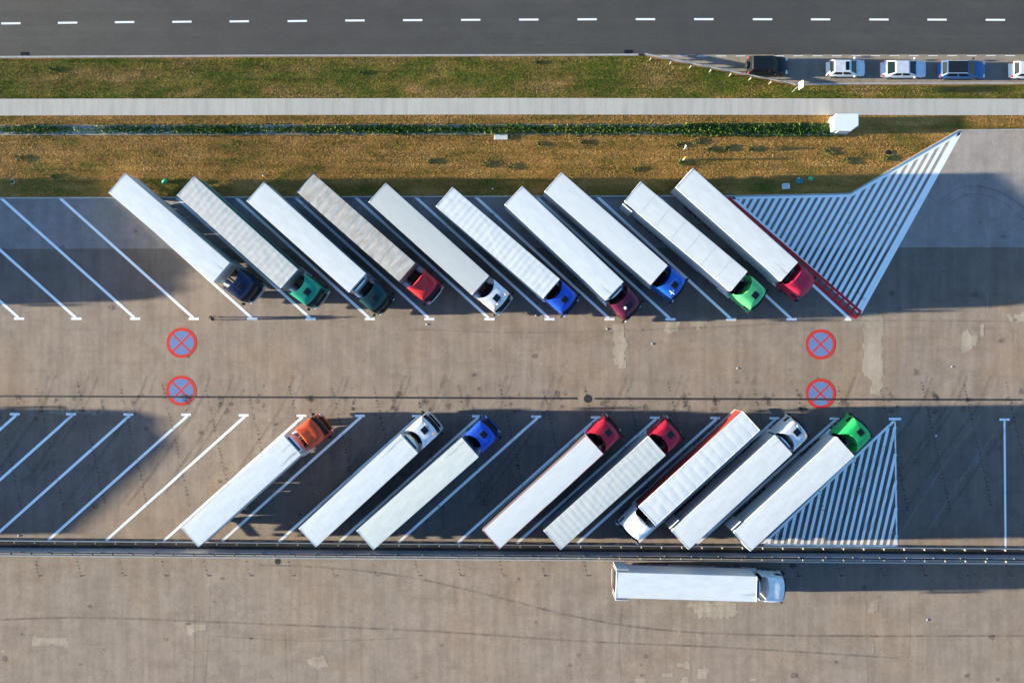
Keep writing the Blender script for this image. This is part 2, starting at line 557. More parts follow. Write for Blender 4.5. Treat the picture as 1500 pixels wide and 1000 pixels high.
up_t = [28, 112, 198, 284, 369.5, 455, 542, 629, 717, 805, 893, 982, 1071, 1159.6, 1245]
for i, x in enumerate(up_t):
    yb = 466.6 + 0.001 * x
    x1, y1 = x - 1.0, yb - 1.5
    x0, y0 = x - 197, 290.4 - 0.003 * x
    if x0 < -200: continue
    stripe('bay_line', (x0, y0), (x1, y1), 0.28, M['white_paint'], lot)
    stripe('bay_line_end', (x - 7.6, yb), (x + 7.6 if x < 1240 else x + 2, yb), 0.25, M['white_paint'], lot, Z2)
for k in range(1, 5):
    x = 28 - 85 * k
    stripe('bay_line', (x - 197, 291), (x - 1, 465), 0.28, M['white_paint'], lot)
low_t = [(-62, 605.6), (21.7, 606.3), (104, 606.4), (188, 606.8), (272.7, 607.2), (357, 608), (441.7, 608.6), (527, 608.8), (610.5, 609), (698.7, 609.4), (785.5, 610),
         (872.5, 611), (959.3, 611.5), (1047.6, 611.8), (1134.4, 612.3), (1222.4, 612.8)]
for (x, y) in low_t:
    stripe('bay_line', (x + 2, y + 1.5), (x - 202, 790.5 + 0.006 * (x - 200)), 0.28, M['white_paint'], lot)
    stripe('bay_line_end', (x - 7.2, y), (x + 7.2, y), 0.24, M['white_paint'], lot, Z2)
for k in range(1, 4):
    x = -62 - 83 * k
    stripe('bay_line', (x + 2, 606), (x - 202, 789), 0.28, M['white_paint'], lot)
stripe('bay_line', (1471.3, 615), (1473, 803), 0.2, M['white_paint'], lot)
stripe('bay_line_end', (1464, 614.2), (1479, 614.3), 0.22, M['white_paint'], lot, Z2)
stripe('bay_line', (1446, 430), (1447.2, 460), 0.12, M['patch'], lot)


def hatch(poly, ang, pitch, w, start, n, parent, first=Vector((0, 0))):
    """stripes at ang (degrees, photo y up) clipped to a polygon in photo pixels"""
    d = Vector((math.cos(R(ang)), -math.sin(R(ang))))
    for k in range(n):
        p0 = Vector((start + k * pitch, 463.0)) + first
        ts = []
        for i in range(len(poly)):
            a, b = Vector(poly[i]), Vector(poly[(i + 1) % len(poly)])
            e = b - a
            den = d.x * e.y - d.y * e.x
            if abs(den) < 1e-9: continue
            q = a - p0
            t = (q.x * e.y - q.y * e.x) / den
            u = (q.x * d.y - q.y * d.x) / den
            if 0 <= u <= 1: ts.append(t)
        ts.sort()
        for j in range(0, len(ts) - 1, 2):
            if ts[j + 1] - ts[j] > 3:
                stripe('hatch_stripe', p0 + d * ts[j], p0 + d * ts[j + 1], w, M['white_paint'], parent)


HA = [(1073, 289.5), (1246, 286.3), (1406, 195), (1260, 458)]
hatch(HA, 60.8, 10.45, 0.35, 990, 28, pale)
for a, b in zip(HA, HA[1:] + HA[:1]):
    stripe('hatch_border', a, b, 0.34, M['white_paint'], pale, Z2)
HB = [(1311, 615), (1313.6, 800.5), (1116, 798.2)]
hatch(HB, 77.0, 9.7, 0.31, 1070, 31, lot, Vector((48, 200)))
for a, b, w in ((HB[0], HB[1], 0.16), (HB[1], HB[2], 0.34), (HB[2], HB[0], 0.26)):
    stripe('hatch_border', a, b, w, M['white_paint'], lot, Z2)
stripe('bay_line_end', (1302, 613.3), (1320, 613.4), 0.24, M['white_paint'], lot, Z3)
# red ladder beside the hatching
ra, rb = Vector((1067.5, 288.0)), Vector((1262.0, 456.0))
rd = (rb - ra).normalized(); rn = Vector((-rd.y, rd.x)) * 13.2
a2 = ra - Vector((6, -1))
for a, b in ((ra + rd * 1 + rn * .10, rb + rn * .10), (ra + rd * 1 + rn, rb - rd * .5 + rn), ):
    stripe('red_border', a, b, 0.30, M['red_paint'], lot, Z3)
stripe('red_border', rb - rd * 1.2 + rn * 1.08, rb - rd * 1.2 + rn * 0.02, 0.24, M['red_paint'], lot, Z3 + 0.0006)
for k in range(23):
    p = rb - rd * (10.8 * (k + 1))
    stripe('red_rung', p + rn * 0.98, p + rn * 0.12, 0.28, M['red_paint'], lot, Z2)


def disc(mb, r0, r1, z, n=48):
    vs, fs = [], []
    for i in range(n):
        t = 2 * math.pi * i / n
        vs += [(r0 * math.cos(t), r0 * math.sin(t), z), (r1 * math.cos(t), r1 * math.sin(t), z)]
    for i in range(n):
        j = (i + 1) % n
        fs.append((2 * i, 2 * i + 1, 2 * j + 1, 2 * j))
    return mb.add(vs, fs)


pts = [(1.42 * math.cos(2 * math.pi * i / 48), 1.42 * math.sin(2 * math.pi * i / 48)) for i in range(48)]
blue_me = flat('no_stopping_symbol', M['sign_blue'], MB().poly(pts, 0.0))
ring_me = flat('red_ring', M['sign_red'], disc(MB(), 1.24, 1.56, 0.0012))
cr = MB()
cr.quad_strip([(-.9, -.9), (.9, .9)], 0.19, 0.0006)
cr.quad_strip([(-.9, .9), (-.0675, .0675)], 0.19, 0.0006)
cr.quad_strip([(.0675, -.0675), (.9, -.9)], 0.19, 0.0006)
cross_me = flat('red_cross', M['sign_red'], cr)
for (x, y, lb) in ((266, 502, 'left no stopping roundel nearer the upper row of trucks'),
                   (265.3, 572, 'left no stopping roundel lying across the drain line'),
                   (1202, 504.3, 'right no stopping roundel nearer the red ladder marking'),
                   (1202, 576.3, 'right no stopping roundel lying across the drain line')):
    s = link('no_stopping_symbol', blue_me, lot, G(x, y) + Vector((0, 0, 0.0075)))
    s['label'] = 'blue painted ' + lb
    link('red_ring', ring_me, s); link('red_cross', cross_me, s)

# slot drain across the aisle, gully covers
drain_mb = MB()
for a, b in (((XL, 576.5), (845.5, 583.3)), ((871, 583.6), (1497, 585.3))):
    drain_mb.quad_strip([G(*a), G(*b)], 0.20, 0.0088)
link('slot_drain', flat('slot_drain', M['iron'], drain_mb), lot)


def manhole(x, y, r, parent):
    mb = MB()
    n = 20
    mb.prism([(r * math.cos(2 * math.pi * i / n), r * math.sin(2 * math.pi * i / n)) for i in range(n)], -0.02, 0.009)
    o = mb.build('manhole_cover', M['iron'], parent, G(x, y))
    rb_ = MB()
    for k in range(-2, 3):
        w = math.sqrt(max(0.0, 0.7 - (k * 0.3) ** 2)) * r
        rb_.box(-w, w, k * r * .3 - .025, k * r * .3 + .025, 0.009, 0.014)
    rb_.build('cover_rib', M['iron'], o)
    return o


manhole(861, 583.8, 0.42, lot)
manhole(406.5, 821.8, 0.30, apron)
manhole(1161, 828, 0.30, apron)
for (x, y) in ((35.5, 79.3), (920, 76.2)):
    g = MB()
    g.box(-.42, .42, -.22, .22, -.02, 0.014)
    go = g.build('gully_grate', M['iron'], road, G(x, y))
    sl = MB()
    for k in range(6):
        sl.box(-.36 + k * .13, -.30 + k * .13, -.18, .18, 0.014, 0.024)
    sl.build('grate_bars', M['dark'], go)
gp = MB().box(-.68, .68, -.27, .27, -.03, 0.12, 0.02)
tag(gp.build('inspection_slab', M['offwhite'], None, G(734, 201)), 'flat pale concrete slab in the dry grass below the hedge strip', 'slab')


# patches of newer paving, rubber, grime
def ragged(poly, amp=0.14, step=0.35):
    P = [G(*p) for p in poly]
    out = []
    for i in range(len(P)):
        a, b = P[i], P[(i + 1) % len(P)]
        n = max(1, int((b - a).length / step))
        for k in range(n):
            q = a.lerp(b, k / n)
            qx = round((q.x + random.uniform(-amp, amp)) / .2) * .2; qy = round((q.y + random.uniform(-amp, amp)) / .2) * .2
            if out and abs(out[-1][0] - qx) > .01 and abs(out[-1][1] - qy) > .01: out.append((qx, out[-1][1]))
            if not out or (qx, qy) != out[-1]: out.append((qx, qy))
    return out


patches = [([(897, 473), (912, 473), (917, 482), (917, 538), (908, 538), (899, 526)], lot), ([(975, 472), (988, 472), (995, 478), (994, 487), (988, 494), (985, 492), (977, 486)], lot),
           ([(1010, 468), (1022, 465), (1036, 467), (1036, 476), (1025, 482), (1012, 476)], lot),
           ([(1264.5, 456), (1281, 456), (1294, 470), (1294, 578), (1277, 577), (1276, 553), (1264.5, 551)], lot),
           ([(1408, 486), (1414, 484), (1433, 494), (1432, 505), (1422, 511), (1414, 519), (1408, 516)], lot), ([(1436, 477), (1441, 482), (1441, 491), (1436, 490)], lot),
           ([(1475, 461), (1510, 458), (1510, 473), (1482, 472)], lot),
           ([(1006, 881), (1080, 881), (1080, 903), (1024, 904), (1018, 891), (1006, 889)], apron), ([(49, 933), (99, 933), (99, 945), (49, 945)], apron),
           ([(446, 965), (470, 960), (483, 975), (470, 978), (455, 970)], apron), ([(991, 971), (1008, 970), (1008, 977), (994, 978)], apron),
           ([(967, 986), (980, 984), (984, 992), (970, 992)], apron), ([(1021, 979), (1032, 977), (1038, 985), (1035, 993), (1022, 991)], apron),
           ([(924, 993), (943, 991), (945, 1000), (922, 1000)], apron), ([(1098, 992), (1107, 988), (1108, 994), (1100, 996)], apron),
           ([(999, 992), (1007, 997), (1004, 1004), (998, 1000)], apron), ([(1273, 879), (1286, 878), (1286, 896), (1270, 896)], apron),
           ([(1277, 930), (1281, 930), (1282, 957), (1276, 957)], apron), ([(2, 951), (14, 951), (14, 955), (2, 955)], apron),
           ([(275, 915), (292, 915), (300, 920), (288, 925), (276, 932)], apron), ([(70, 601), (150, 602), (150, 606), (72, 606)], lot)]
for poly, par in patches:
    mb = MB().poly(ragged(poly), 0.0060)
    link('repair_patch', flat('repair_patch', M['patch'], mb), par)


def curve_pts(P, n=40):
    out = []
    m = len(P) - 1
    for i in range(n + 1):
        t = i / n * m
        k = min(int(t), m - 1)
        u = t - k
        p0, p1, p2, p3 = P[max(k - 1, 0)], P[k], P[k + 1], P[min(k + 2, m)]
        q = [0.5 * ((2 * p1[j]) + (-p0[j] + p2[j]) * u + (2 * p0[j] - 5 * p1[j] + 4 * p2[j] - p3[j]) * u * u +
                    (-p0[j] + 3 * p1[j] - 3 * p2[j] + p3[j]) * u ** 3) for j in (0, 1)]
        out.append(q)
    return out


def ribbon(name, P, w, mat, parent, z):
    mb = MB().quad_strip([G(*p) for p in curve_pts(P)], w, lay(z))
    o = link(name, flat(name, mat, mb), parent)
    return o


ribbon('tyre_mark', [(380, 827), (480, 831), (600, 845), (720, 872), (840, 902), (960, 921), (1100, 929), (1300, 931), (1600, 930)], 0.2, M['skid_dark'], apron, 0.012)
ribbon('tyre_mark', [(0, 907), (120, 904), (280, 909), (450, 916), (650, 925), (860, 939), (1050, 947), (1200, 956), (1316, 963)], 0.2, M['skid_dark'], apron, 0.014)
ribbon('tyre_mark', [(300, 930), (450, 938), (600, 934)], 0.12, M['skid'], apron, 0.016)
ribbon('tyre_mark', [(1380, 292), (1405, 276), (1440, 274), (1480, 290), (1530, 330)], 0.15, M['skid_dark'], pale, 0.012)
ribbon('tyre_mark', [(1390, 300), (1420, 285), (1460, 292), (1500, 322), (1530, 360)], 0.15, M['skid_dark'], pale, 0.014)
ribbon('tyre_mark', [(600, 482), (780, 487), (1000, 481), (1250, 470), (1500, 471)], 0.14, M['skid'], lot, 0.010)
for k, (x, s) in enumerate([(60, 1), (120, .8), (205, 1), (285, 1), (330, .9), (420, 1), (490, 1), (580, 1), (640, .8), (730, 1), (800, 1), (905, 1), (985, 1), (1085, 1),
                            (1240, 1.), (1345, 1.3), (1395, 1.2), (1440, 1.3), (1490, 1.2)]):
    for j in (0, 1):
        x0 = x + j * 11 + random.uniform(-2, 2)
        ln = 190 * s
        ribbon('tyre_mark', [(x0 + 12, 550), (x0 - 10, 600), (x0 - 60 - 12 * s, 690), (x0 - 110 * s, 550 + ln)], 0.26 + 0.1 * random.random(),
               M['skid' if (k + j) % 3 else 'scuff'], lot, 0.024 + 0.001 * k + 0.0003 * j)
for (x0, y0, x1, y1) in ((1270, 860, 1272, 1000), (280, 815, 284, 1000), (308, 860, 300, 1000), (912, 880, 910, 1000), (1332, 860, 1332, 960), (418, 925, 421, 1000)):
    ribbon('joint_line', [(x0, y0), ((x0 + x1) / 2 + random.uniform(-4, 4), (y0 + y1) / 2), (x1, y1)], 0.13, M['skid'], apron, 0.018)
# rows of short grime dashes left by jagged paver joints, too many to count
gm_ = MB()
for i in range(-1, 25):
    x = 58 + 61.8 * i
    for (ya, yb, sl) in ((566, 776, 0.225), (822, 843, 0.22)):
        y = ya + random.uniform(-6, 6) * (ya < 700)
        while y < yb + random.uniform(-40, 0) * (ya < 700):
            xx = x + (y - 587) * sl + random.uniform(-.8, .8) if ya < 700 else x - 6 + (y - 822) * sl + random.uniform(-.5, .5)
            if random.random() < 0.86:
                gm_.quad_strip([G(xx - 1.4, y - .7), G(xx + 1.4, y + .7 + random.random())], 0.10 + 0.05 * random.random(), 0.0132)
            y += random.uniform(4.2, 6.6)
    gm_.quad_strip([G(x - 2, 842.5), G(x + 5, 842.2)], 0.14, 0.0134)
st_o = link('grime_dashes', flat('grime_dashes', M['grime'], gm_), lot); st_o['kind'] = 'stuff'
sm = MB()
for i in range(170):
    x, y = random.uniform(-20, 1520), random.choice([random.uniform(300, 470), random.uniform(545, 640), random.uniform(480, 790), random.uniform(830, 1000)])
    r = random.uniform(0.08, 0.38) * random.choice([.6, 1, 1])
    c = G(x, y)
    sm.poly([(c.x + r * random.uniform(.5, 1.2) * math.cos(t) * 1.2, c.y + r * random.uniform(.5, 1.2) * math.sin(t)) for t in [i2 * math.pi / 5 for i2 in range(10)]], 0.0136 + 0.00001 * i)
for i in range(26):
    x = 20 + i * 61 + random.uniform(-8, 8)
    for k in range(5):
        c = G(x + random.uniform(-9, 9), 590 + random.uniform(-14, 14))
        r = random.uniform(.1, .4)
        sm.poly([(c.x + r * random.uniform(.5, 1.2) * math.cos(t), c.y + r * random.uniform(.6, 1.4) * math.sin(t)) for t in [i2 * math.pi / 5 for i2 in range(10)]], 0.0155 + 0.00001 * (i * 5 + k))
so = link('oil_stains', flat('oil_stains', M['stain'], sm), lot); so['kind'] = 'stuff'


# ------------------------------------------------------------------ grass and ivy (stuff)
def in_poly(x, y, poly):
    c = np.zeros(x.shape, bool)
    n = len(poly)
    for i in range(n):
        x0, y0 = poly[i]; x1, y1 = poly[(i + 1) % n]
        cond = (y0 > y) != (y1 > y)
        with np.errstate(divide='ignore', invalid='ignore'):
            xi = (x1 - x0) * (y - y0) / (y1 - y0 + 1e-12) + x0
        c ^= cond & (x < xi)
    return c


def blades(name, poly_px, density, hmin, hmax, w, lean, mat, z0=-0.05, keep=None):
    P = [G(*p) for p in poly_px]
    poly = [(p.x, p.y) for p in P]
    xs, ys = [p[0] for p in poly], [p[1] for p in poly]
    n = int((max(xs) - min(xs)) * (max(ys) - min(ys)) * density)
    x = rng.uniform(min(xs), max(xs), n); y = rng.uniform(min(ys), max(ys), n)
    k = in_poly(x, y, poly)
    if keep is not None: k &= keep(x, y)
    x, y = x[k], y[k]
    n = len(x)
    a = rng.uniform(0, 2 * np.pi, n)
    clump = 0.5 + 0.5 * np.sin(x * 1.7 + 2 * np.sin(y * 1.3)) * np.sin(y * 2.1 + 1.5 * np.sin(x * .9))
    h = rng.uniform(hmin, hmax, n) * (0.6 + 0.7 * clump)
    le = rng.uniform(0.3, 1.0, n) * lean
    la = rng.uniform(0, 2 * np.pi, n)
    ww = w * rng.uniform(0.6, 1.4, n)
    v = np.zeros((n, 3, 3), np.float32)
    v[:, 0] = np.stack([x - np.cos(a) * ww, y - np.sin(a) * ww, np.full(n, z0)], 1)
    v[:, 1] = np.stack([x + np.cos(a) * ww, y + np.sin(a) * ww, np.full(n, z0)], 1)
    v[:, 2] = np.stack([x + np.cos(la) * le, y + np.sin(la) * le, z0 + h], 1)
    me = bpy.data.meshes.new(name)
    me.vertices.add(n * 3); me.loops.add(n * 3); me.polygons.add(n)
    me.vertices.foreach_set('co', v.reshape(-1))
    me.loops.foreach_set('vertex_index', np.arange(n * 3, dtype=np.int32))
    me.polygons.foreach_set('loop_start', np.arange(0, n * 3, 3, dtype=np.int32))
    me.update(calc_edges=True)
    at = me.attributes.new('tint', 'FLOAT', 'POINT')
    at.data.foreach_set('value', np.repeat(rng.uniform(0, 1, n), 3).astype(np.float32))
    me.materials.append(mat)
    o = link(name, me)
    o['kind'] = 'stuff'
    return o


V3 = [(-150, 262), (1290, 262), (1244, 282), (1075, 286), (-150, 289.5)]
V1 = [(-150, 88), (0, 86.5), (940, 82.5), (1162, 126), (1650, 124), (1650, 145), (750, 143.2), (-150, 145.5)]
V2 = [(-150, 170.5), (0, 170), (750, 168.6), (1650, 169.5), (1650, 188), (1404, 189.5), (1244, 282), (1075, 286), (-150, 289.5)]
tag(blades('verge_grass', V1, 330, 0.012, 0.06, 0.035, 0.14, M['blade_green']), 'patchy green grass verge between road and footpath', 'grass')
tag(blades('dry_grass', V2, 330, 0.008, 0.045, 0.035, 0.14, M['blade_dry']), 'dry golden grass strip above the upper row of trucks', 'grass')


tag(blades('kerbside_grass', V3, 90, 0.03, 0.09, 0.035, 0.14, M['blade_green']), 'greener grass along the kerb behind the upper row of trucks', 'grass')


def leaves(name, n, fx, fy, hz, size, mat):
    """leaf faces spread through a low mat of ivy"""
    x = fx(n); 
    dens = 0.26 + 0.74 * np.clip((x - 0) / 900, 0, 1) + 0.35 * np.sin(x * 0.035) * np.sin(x * 0.011 + 1)
    k = rng.uniform(0, 1, len(x)) < np.clip(dens, 0.12, 1)
    x = x[k]; n = len(x)
    y = fy(n, x)
    z = rng.uniform(0.02, 1, n) ** 0.7 * hz
    s = H / F
    X = (x - 750) * s; Y = (500 - y) * s
    c = np.stack([X, Y, z], 1)
    d1 = rng.normal(size=(n, 3)); d1[:, 2] *= 0.6; d1 /= np.linalg.norm(d1, axis=1)[:, None]
    t = rng.normal(size=(n, 3)); d2 = np.cross(d1, t); d2 /= np.linalg.norm(d2, axis=1)[:, None]
    sz = (size * rng.uniform(0.5, 1.3, n))[:, None]
    v = np.stack([c - d1 * sz, c + d2 * sz * .7, c + d1 * sz, c - d2 * sz * .7], 1).astype(np.float32)
    me = bpy.data.meshes.new(name)
    me.vertices.add(n * 4); me.loops.add(n * 4); me.polygons.add(n)
    me.vertices.foreach_set('co', v.reshape(-1))
    me.loops.foreach_set('vertex_index', np.arange(n * 4, dtype=np.int32))
    me.polygons.foreach_set('loop_start', np.arange(0, n * 4, 4, dtype=np.int32))
    me.update(calc_edges=True)
    at = me.attributes.new('tint', 'FLOAT', 'POINT')
    at.data.foreach_set('value', np.repeat(rng.uniform(0, 1, n), 4).astype(np.float32))
    me.materials.append(mat)
    o = link(name, me)
    o['kind'] = 'stuff'
    return o


gs = structure('planting_bed', M['kerb'], [(XL, 184.5), (0, 184), (1000, 183), (1221, 183), (1221, 197), (1000, 197), (0, 197.4), (XL, 198)], -0.02)
tag(leaves('ivy_hedge', 26000, lambda n: rng.uniform(-60, 1224, n), lambda n, x: np.where(x > 1000, rng.normal(190.0, 5.0, n), rng.normal(190.3, 3.0, n)).clip(182, 200), 0.38, 0.115, M['ivy']),
    'low dark green ivy hedge strip in the narrow bed beside the footpath', 'hedge')


def shrub(x, y, r, n, mat, label, name='weed_clump', cat='plant', group=None):
    c = G(x, y)
    v, f = [], []
    for i in range(n):
        a, rr = random.uniform(0, 2 * math.pi), r * random.random() ** .6
        p = Vector((rr * math.cos(a), rr * math.sin(a) * .8, random.uniform(0.02, .18 * r + .05)))
        d = Vector((random.gauss(0, 1), random.gauss(0, 1), random.gauss(0, .6))).normalized() * random.uniform(.07, .13)
        e = d.cross(Vector((random.gauss(0, 1), random.gauss(0, 1), random.gauss(0, 1)))).normalized() * .06
        b = len(v)
        v += [p - d, p + e, p + d, p - e]; f.append((b, b + 1, b + 2, b + 3))
    mb = MB(); mb.add(v, f)
    o = link(name, flat(name, mat, mb), None, c)
    return tag(o, label, cat, group)


weeds = [(1020, 207, .55), (1040, 219, .45), (1064, 217, .45), (1100, 218, .4), (1212, 221, .55), (1240, 236, .5), (790, 211, .3), (853, 208, .3), (712, 240, .5), (748, 244, .5),
         (630, 236, .4), (994, 212, .4), (998, 238, .45), (1298, 232, .4), (30, 232, .5), (80, 258, .4), (930, 248, .4), (78, 102, .45), (530, 107, .3), (787, 92, .3)]
spots_ = ['just right of the marker board', 'below the ivy hedge right of the marker board', 'third in line right of the marker board', 'fourth in line right of the marker board',
          'below the white utility cabinet', 'right of and below the utility cabinet', 'right of the concrete slab', 'well right of the concrete slab', 'below and left of the concrete slab', 'below the concrete slab',
          'left of the concrete slab above the white cab trailer', 'left of the marker board', 'beneath the orange marker post', 'beside the dark plastic sheet near the slanting kerb', 'at the far left of the dry grass',
          'at the far left by the shadow edge', 'behind the light green cab truck', 'in the verge at far left', 'in the middle of the verge', 'at the road edge in the middle of the verge']
for (x, y, r), w in zip(weeds, spots_):
    shrub(x, y, r * .95, 64, M['weed'], 'green weed clump ' + w, group='weeds in the grass')


# ------------------------------------------------------------------ trucks
def wheel_mesh(r, w):
    mb = MB()
    n = 20
    prof = [(r * .58, -w / 2), (r * .92, -w / 2), (r, -w * .38), (r, w * .38), (r * .92, w / 2), (r * .58, w / 2)]
    rings = []
    for (rr, yy) in prof:
        rings.append([(rr * math.cos(2 * math.pi * i / n), yy, rr * math.sin(2 * math.pi * i / n)) for i in range(n)])
    mb.loft(rings)
    return mb.mesh('wheel', M['rubber'], 40)


def rim_mesh(r, w):
    mb = MB()
    n = 16
    for s in (-1, 1):
        rings = [[(rr * math.cos(2 * math.pi * i / n), s * yy, rr * math.sin(2 * math.pi * i / n)) for i in range(n)]
                 for (rr, yy) in ((r * .57, w / 2 + .012), (r * .45, w * .36), (r * .2, w * .40), (r * .15, w * .52))]
        mb.loft(rings, cap0=False)
    return mb.mesh('rim', M['rim'], 40)


WH = (wheel_mesh(.5, .34), rim_mesh(.5, .34))
WD = (wheel_mesh(.5, .6), rim_mesh(.5, .6))


def wheel(parent, loc, rz=0.0, which=WH):
    o = link('wheel', which[0], parent, loc, rz)
    link('rim', which[1], o)
    return o


def relief(kind, u, v, L, seed):
    """height of the roof skin at u metres along, v metres across"""
    n1 = mnoise.noise(Vector((u * .6, v * .8, seed)))
    z = -0.012 * (v / 1.27) ** 2
    if kind == 'smooth':
        z += 0.0016 * n1 + 0.0007 * math.cos(2 * math.pi * u / .62) 
    elif kind == 'seams':
        z += 0.0015 * n1 + (0.004 if abs(abs(v) - .12) < .06 else 0)
    elif kind == 'panels':
        z += 0.002 * n1
    elif kind == 'ribs':
        p = L / 15.0
        ph = (u % p) / p
        z += 0.008 * (4 * ph * (1 - ph)) ** .8 * (1 - .35 * (v / 1.27) ** 2) + 0.006 * mnoise.noise(Vector((u * 1.2, v * 1.5, seed))) - 0.01
    elif kind == 'worn':
        p = L / 19.0
        ph = (u % p) / p
        z += 0.013 * (4 * ph * (1 - ph)) * (1 - .3 * (v / 1.27) ** 2) + 0.006 * mnoise.noise(Vector((u * 1.6, v * 1.6, seed))) - 0.008
    elif kind == 'grid':
        p = L / 22.0
        a1 = .5 + .5 * mnoise.noise(Vector((u * .4, v * .6, seed + 9)))
        z += 0.0034 * (.5 + .5 * a1) * math.cos(2 * math.pi * u / p + .5 * n1) + 0.0013 * (1 - a1) * math.cos(2 * math.pi * v / .62 + 1.2 * math.sin(u) + n1)
        d = abs(v - .9 * math.sin(u * .55 + seed))
        z += 0.004 * max(0, 1 - d / .14) + 0.0050 * mnoise.noise(Vector((u * 1.1, v * 1.5, seed)))
    elif kind == 'long':
        w = .35 * mnoise.noise(Vector((u * .22, v * .5, seed)))
        z += 0.0030 * math.sin(2 * math.pi * (v + w * .4) / .30) * (.6 + .6 * n1) + 0.0022 * mnoise.noise(Vector((u * .5, v * 6.0, seed)))
    return z


def roof_mesh(kind, L, W, mat, seed, u0=None, u1=None):
    u0 = -L / 2 if u0 is None else u0
    u1 = L / 2 if u1 is None else u1
    fine = kind != 'panels'
    nu = max(2, int((u1 - u0) / (0.09 if fine else 0.5)))
    nv = 26 if fine else 8
    cr_ = 0.12
    mb = MB()
    v, f = [], []
    for i in range(nu + 1):
        u = u0 + (u1 - u0) * i / nu
        for j in range(nv + 1):
            t = -1 + 2 * j / nv
            y = t * W / 2
            v.append((u, y, relief(kind, u + L / 2, y, L, seed)))
    for i in range(nu):
        for j in range(nv):
            a = i * (nv + 1) + j
            f.append((a, a + nv + 1, a + nv + 2, a + 1))
    # rim down to the walls
    edge = [i * (nv + 1) for i in range(nu + 1)] + [nu * (nv + 1) + j for j in range(1, nv + 1)] + \
           [i * (nv + 1) + nv for i in range(nu - 1, -1, -1)] + [j for j in range(nv - 1, 0, -1)]
    b = len(v)
    for k in edge:
        v.append((v[k][0], v[k][1], -0.10))
    ne = len(edge)
    for k in range(ne):
        f.append((edge[k], edge[(k + 1) % ne], b + (k + 1) % ne, b + k))
    mb.add(v, f)
    return mb.mesh('roof', mat, 35)


PAINTS = {}
def car_paint(c):
    if c not in PAINTS:
        PAINTS[c] = plain('vehicle_paint', c, 0.42, 0.0, var=0.28, scale=2.6, spec=0.4)
    return PAINTS[c]


def cab_body(length, style):
    """cabover cab: x from the rear wall (0) forward; roof swept up to a hollow rear edge"""
    NU, NV = 10, 14
    w = 1.23
    xf = length - .30
    depth, wing, fall = (tuple(style) + (.07,))[:3]
    def top(i, j):
        t = -1 + 2 * j / NV
        xr = .42 - depth * abs(t) ** 2.2 + .05
        fr = xf - .16 * t * t
        s = i / NU
        x = xr + (fr - xr) * s
        y = t * (w - .10 * s ** 3)
        z = 3.80 - fall * s ** 1.3 - .20 * abs(t) ** 7 - (.16 * s ** 9)
        z += wing * (1 - s) ** 2 * (1 - .4 * abs(t) ** 2)
        return (x, y, z)
    v = [top(i, j) for i in range(NU + 1) for j in range(NV + 1)]
    f = []
    for i in range(NU):
        for j in range(NV):
            a = i * (NV + 1) + j
            f.append((a, a + NV + 1, a + NV + 2, a + 1))
    edge = [(i, 0) for i in range(NU + 1)] + [(NU, j) for j in range(1, NV + 1)] + [(i, NV) for i in range(NU - 1, -1, -1)] + [(0, j) for j in range(NV - 1, 0, -1)]
    prev = [i * (NV + 1) + j for (i, j) in edge]
    ne = len(edge)
    def low(i, j, k):
        x, y, z = top(i, j)
        t = -1 + 2 * j / NV
        s = i / NU
        side = abs(t) > .999
        if k == 0:
            return (x + (.03 if i == NU else 0), y * 1.01, z - .10)
        zz, push = {1: (3.12, .06), 2: (2.75, .14), 3: (1.95, .30), 4: (1.15, .34), 5: (.95, .33)}[k]
        xx = max(x, .40)
        if i == NU or s > .82:
            xx = xx + push * (1 if i == NU else (s - .82) / .18)
        yy = t * (w + .02 if k < 5 else w)
        if i == NU: yy = t * (w - .04)
        return (xx, yy, zz)
    for k in range(6):
        b = len(v)
        v += [low(i, j, k) for (i, j) in edge]
        for q in range(ne):
            f.append((prev[q], prev[(q + 1) % ne], b + (q + 1) % ne, b + q))
        prev = list(range(b, b + ne))
    f.append(tuple(prev))
    mb = MB(); mb.add(v, f)
    return mb, xf


